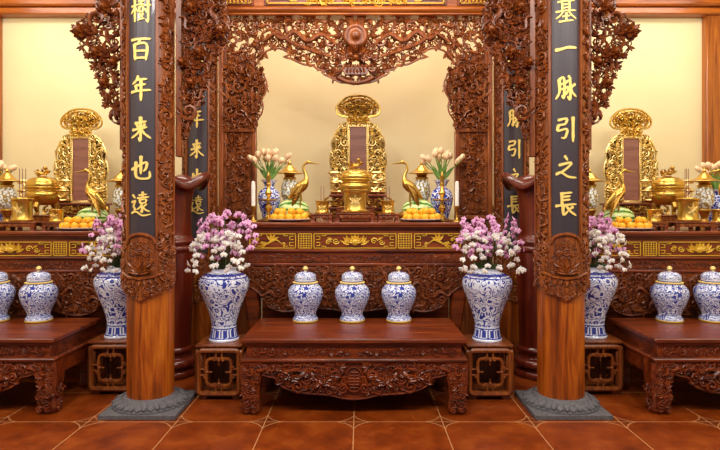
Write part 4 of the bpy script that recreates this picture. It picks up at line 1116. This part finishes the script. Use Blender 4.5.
def oranges(x, y, z, where):
    pts = []
    for i, (rx, n) in enumerate(((.135, 12), (.065, 6))):
        for k in range(n):
            a = 2*PI*k/n+.16+i*.4; pts.append((rx*math.cos(a), rx*math.sin(a)*.92, .054 if i == 0 else .050))
    for k in range(7):
        a = 2*PI*k/7+.5; pts.append((.095*math.cos(a), .085*math.sin(a), .100))
    for i, p in enumerate(pts):
        o = bpy.data.objects.new('orange', OM); COL.objects.link(o); o.location = (x+p[0]+.006*math.sin(i*5.3), y+p[1]+.006*math.cos(i*3.7), z+p[2]-.012-.004*math.sin(i*2.1))
        tag(o, 'round orange fruit heaped on the plate %s' % where, 'orange', 'oranges on the plate %s' % where)
        s = bpy.data.objects.new('stalk_button', SM); COL.objects.link(s); s.parent = o; o.rotation_euler = ((i*1.3) % 1.2-.6, (i*.7) % 1.0-.5, i)
def make_melon(label):
    prof = [(max(1e-6, .098*math.sin(PI*i/16)), -.14*math.cos(PI*i/16)) for i in range(17)]
    prof = [(r*1.06, z*1.06) for r, z in prof]
    mb = MB(); lathe(mb, prof, 28); mb.map(lambda V: np.stack([V[:, 2], V[:, 0], V[:, 1]+.098], 1))
    mb.map(lambda V: V-np.array([0, 0, .098])); o = mb.build('watermelon', MELON)
    return tag(o, label, 'watermelon', 'watermelons')
def make_stick(label, group):
    mb = MB(); tube(mb, [(0, 0, 0), (0, 0, .30)], .0035, 6); return tag(mb.build('incense_stick', STICK), label, 'incense stick', group)

protos = {}
def put(key, fn, loc, label, rz=0, scale=None, **kw):
    if key not in protos:
        o = fn(label, **kw); o.location = loc; protos[key] = o; o.rotation_euler = (0, 0, rz)
        if scale: o.scale = scale
        return o
    return dup(protos[key], loc, label, rz=rz, scale=scale or (1, 1, 1))
for bx, zt_, nm in ((0, ATOP, 'central'), (-BAY, 1.25, 'left'), (BAY, 1.25, 'right')):
    side = bx != 0; ins = -1 if bx > 0 else 1
    sides = ((-1, 'left'), (1, 'right')) if not side else ((ins, 'inner'),)
    both = ((-1, 'left'), (1, 'right')) if not side else ((ins, 'inner'), (-ins, 'outer'))
    on = 'on the %s altar' % nm
    put('tablet', make_tablet, (bx+(.022 if not side else 0), 5.90, zt_), 'tall gilded ancestral tablet with carved crest %s' % on, scale=(.95, 1, .95) if side else None)
    put('burner_stand', lambda l: make_stand('burner_stand', l, .34, .26, .13), (bx, 5.20, zt_), 'dark carved stand under the lidded burner %s' % on)
    put('burner', make_burner, (bx, 5.20, zt_+.13), 'gold lidded incense burner with lion finial %s' % on)
    put('bowl_stand', lambda l: make_stand('bowl_stand', l, .335, .24, .078), (bx, 4.88, zt_), 'dark carved stand under the large incense bowl %s' % on)
    put('bowl', make_bowl, (bx, 4.88, zt_+.078), 'large gold incense bowl with flower emblem %s' % on, scale=(.86, .86, 1) if side else None)
    for s, w_ in both:
        put('cup_stand', lambda l: make_stand('cup_stand', l, .19, .15, .07), (bx+s*.287, 4.90, zt_), 'small dark stand under the %s gold cup %s' % (w_, on))
        put('cup', lambda l: make_bowl(l, .058, .115, 'gold_cup', 'small gold cups', True), (bx+s*.287, 4.90, zt_+.07), '%s small gold cup beside the large bowl %s' % (w_.capitalize() if False else w_, on))
        d = -s if not side else (1 if s < 0 else -1)
        cx = bx+s*.49
        put('crane%d' % d, lambda l, d=d: make_crane(l, d), (cx, 5.13, zt_), 'gold crane statue on a turtle, %s one %s' % (w_, on))
        a = .645 if not side else (.62 if w_ == 'inner' else .50)
        put('lamp', make_lamp, (bx+s*a, 5.46, zt_), 'gold hat-topped lamp with mosaic globe, %s one %s' % (w_, on), scale=(1, 1, 1))
    if side:
        for k, dx in enumerate((-.02, .0, .022)):
            put('stick_side', lambda l: make_stick(l, 'incense sticks in the large bowls'), (bx+dx-.005, 4.88+.01*k, zt_+.078+.16), 'thin incense stick standing in the large bowl %s' % on)
    else:
        for s, w_ in both:
            for k, dx in enumerate((-.012, .012)):
                put('stick_c', lambda l: make_stick(l, 'incense sticks in the small cups'), (s*.287+dx, 4.90+.01*k, zt_+.07+.09), 'thin incense stick standing in the %s small cup %s' % (w_, on), scale=(.8, .8, .5))
    for s, w_ in sides:
        a = .577 if not side else .49
        wh = '%s of the bowl %s' % (w_ if not side else ('right' if bx < 0 else 'left'), on)
        put('plate', make_plate, (bx+s*a, 4.90, zt_), 'white fruit plate heaped with oranges, %s' % wh)
        oranges(bx+s*a, 4.90, zt_, wh)
        mo = put('melon', make_melon, (bx+s*(.575 if not side else .47), 5.13 if False else 5.0+.2, zt_+.104), 'striped green watermelon behind the oranges, %s' % wh)
        mo.location.y = 5.185
    if not side:
        for s, w_ in both:
            put('candlestick', make_candlestick, (s*.772, 4.98, zt_), 'tall brass candlestick, %s one on the central altar' % w_, scale=(.82, .82, .98))
            put('tvase', make_tvase, (s*.80, 5.20, zt_), 'small blue and white tulip vase, %s one on the central altar' % w_)
            tulips(s*.80, 5.20, zt_, '%s on the central altar' % w_, 700+s)
            put('holder', make_candle, (s*.878, 4.83, zt_), 'small gold holder of the white candle, %s one on the central altar' % w_)
            mb = MB(); lathe(mb, [(.017, .138), (.0175, .3), (.015, .345), (.004, .35)], 16); mb.map(lambda V: V-np.array([0, 0, .14]))
            tag(mb.build('candle', WHITEW, loc=(s*.878, 4.83, zt_+.142)), 'white candle in the small gold holder, %s one on the central altar' % w_, 'candle', 'white candles')
    else:
        s = -ins; vx = s*3.62
        put('tvase', make_tvase, (vx, 5.62, zt_), 'small blue and white tulip vase at the %s edge of the photo' % nm)
        tulips(vx, 5.62, zt_, 'at the %s edge of the photo' % nm, 720+s)
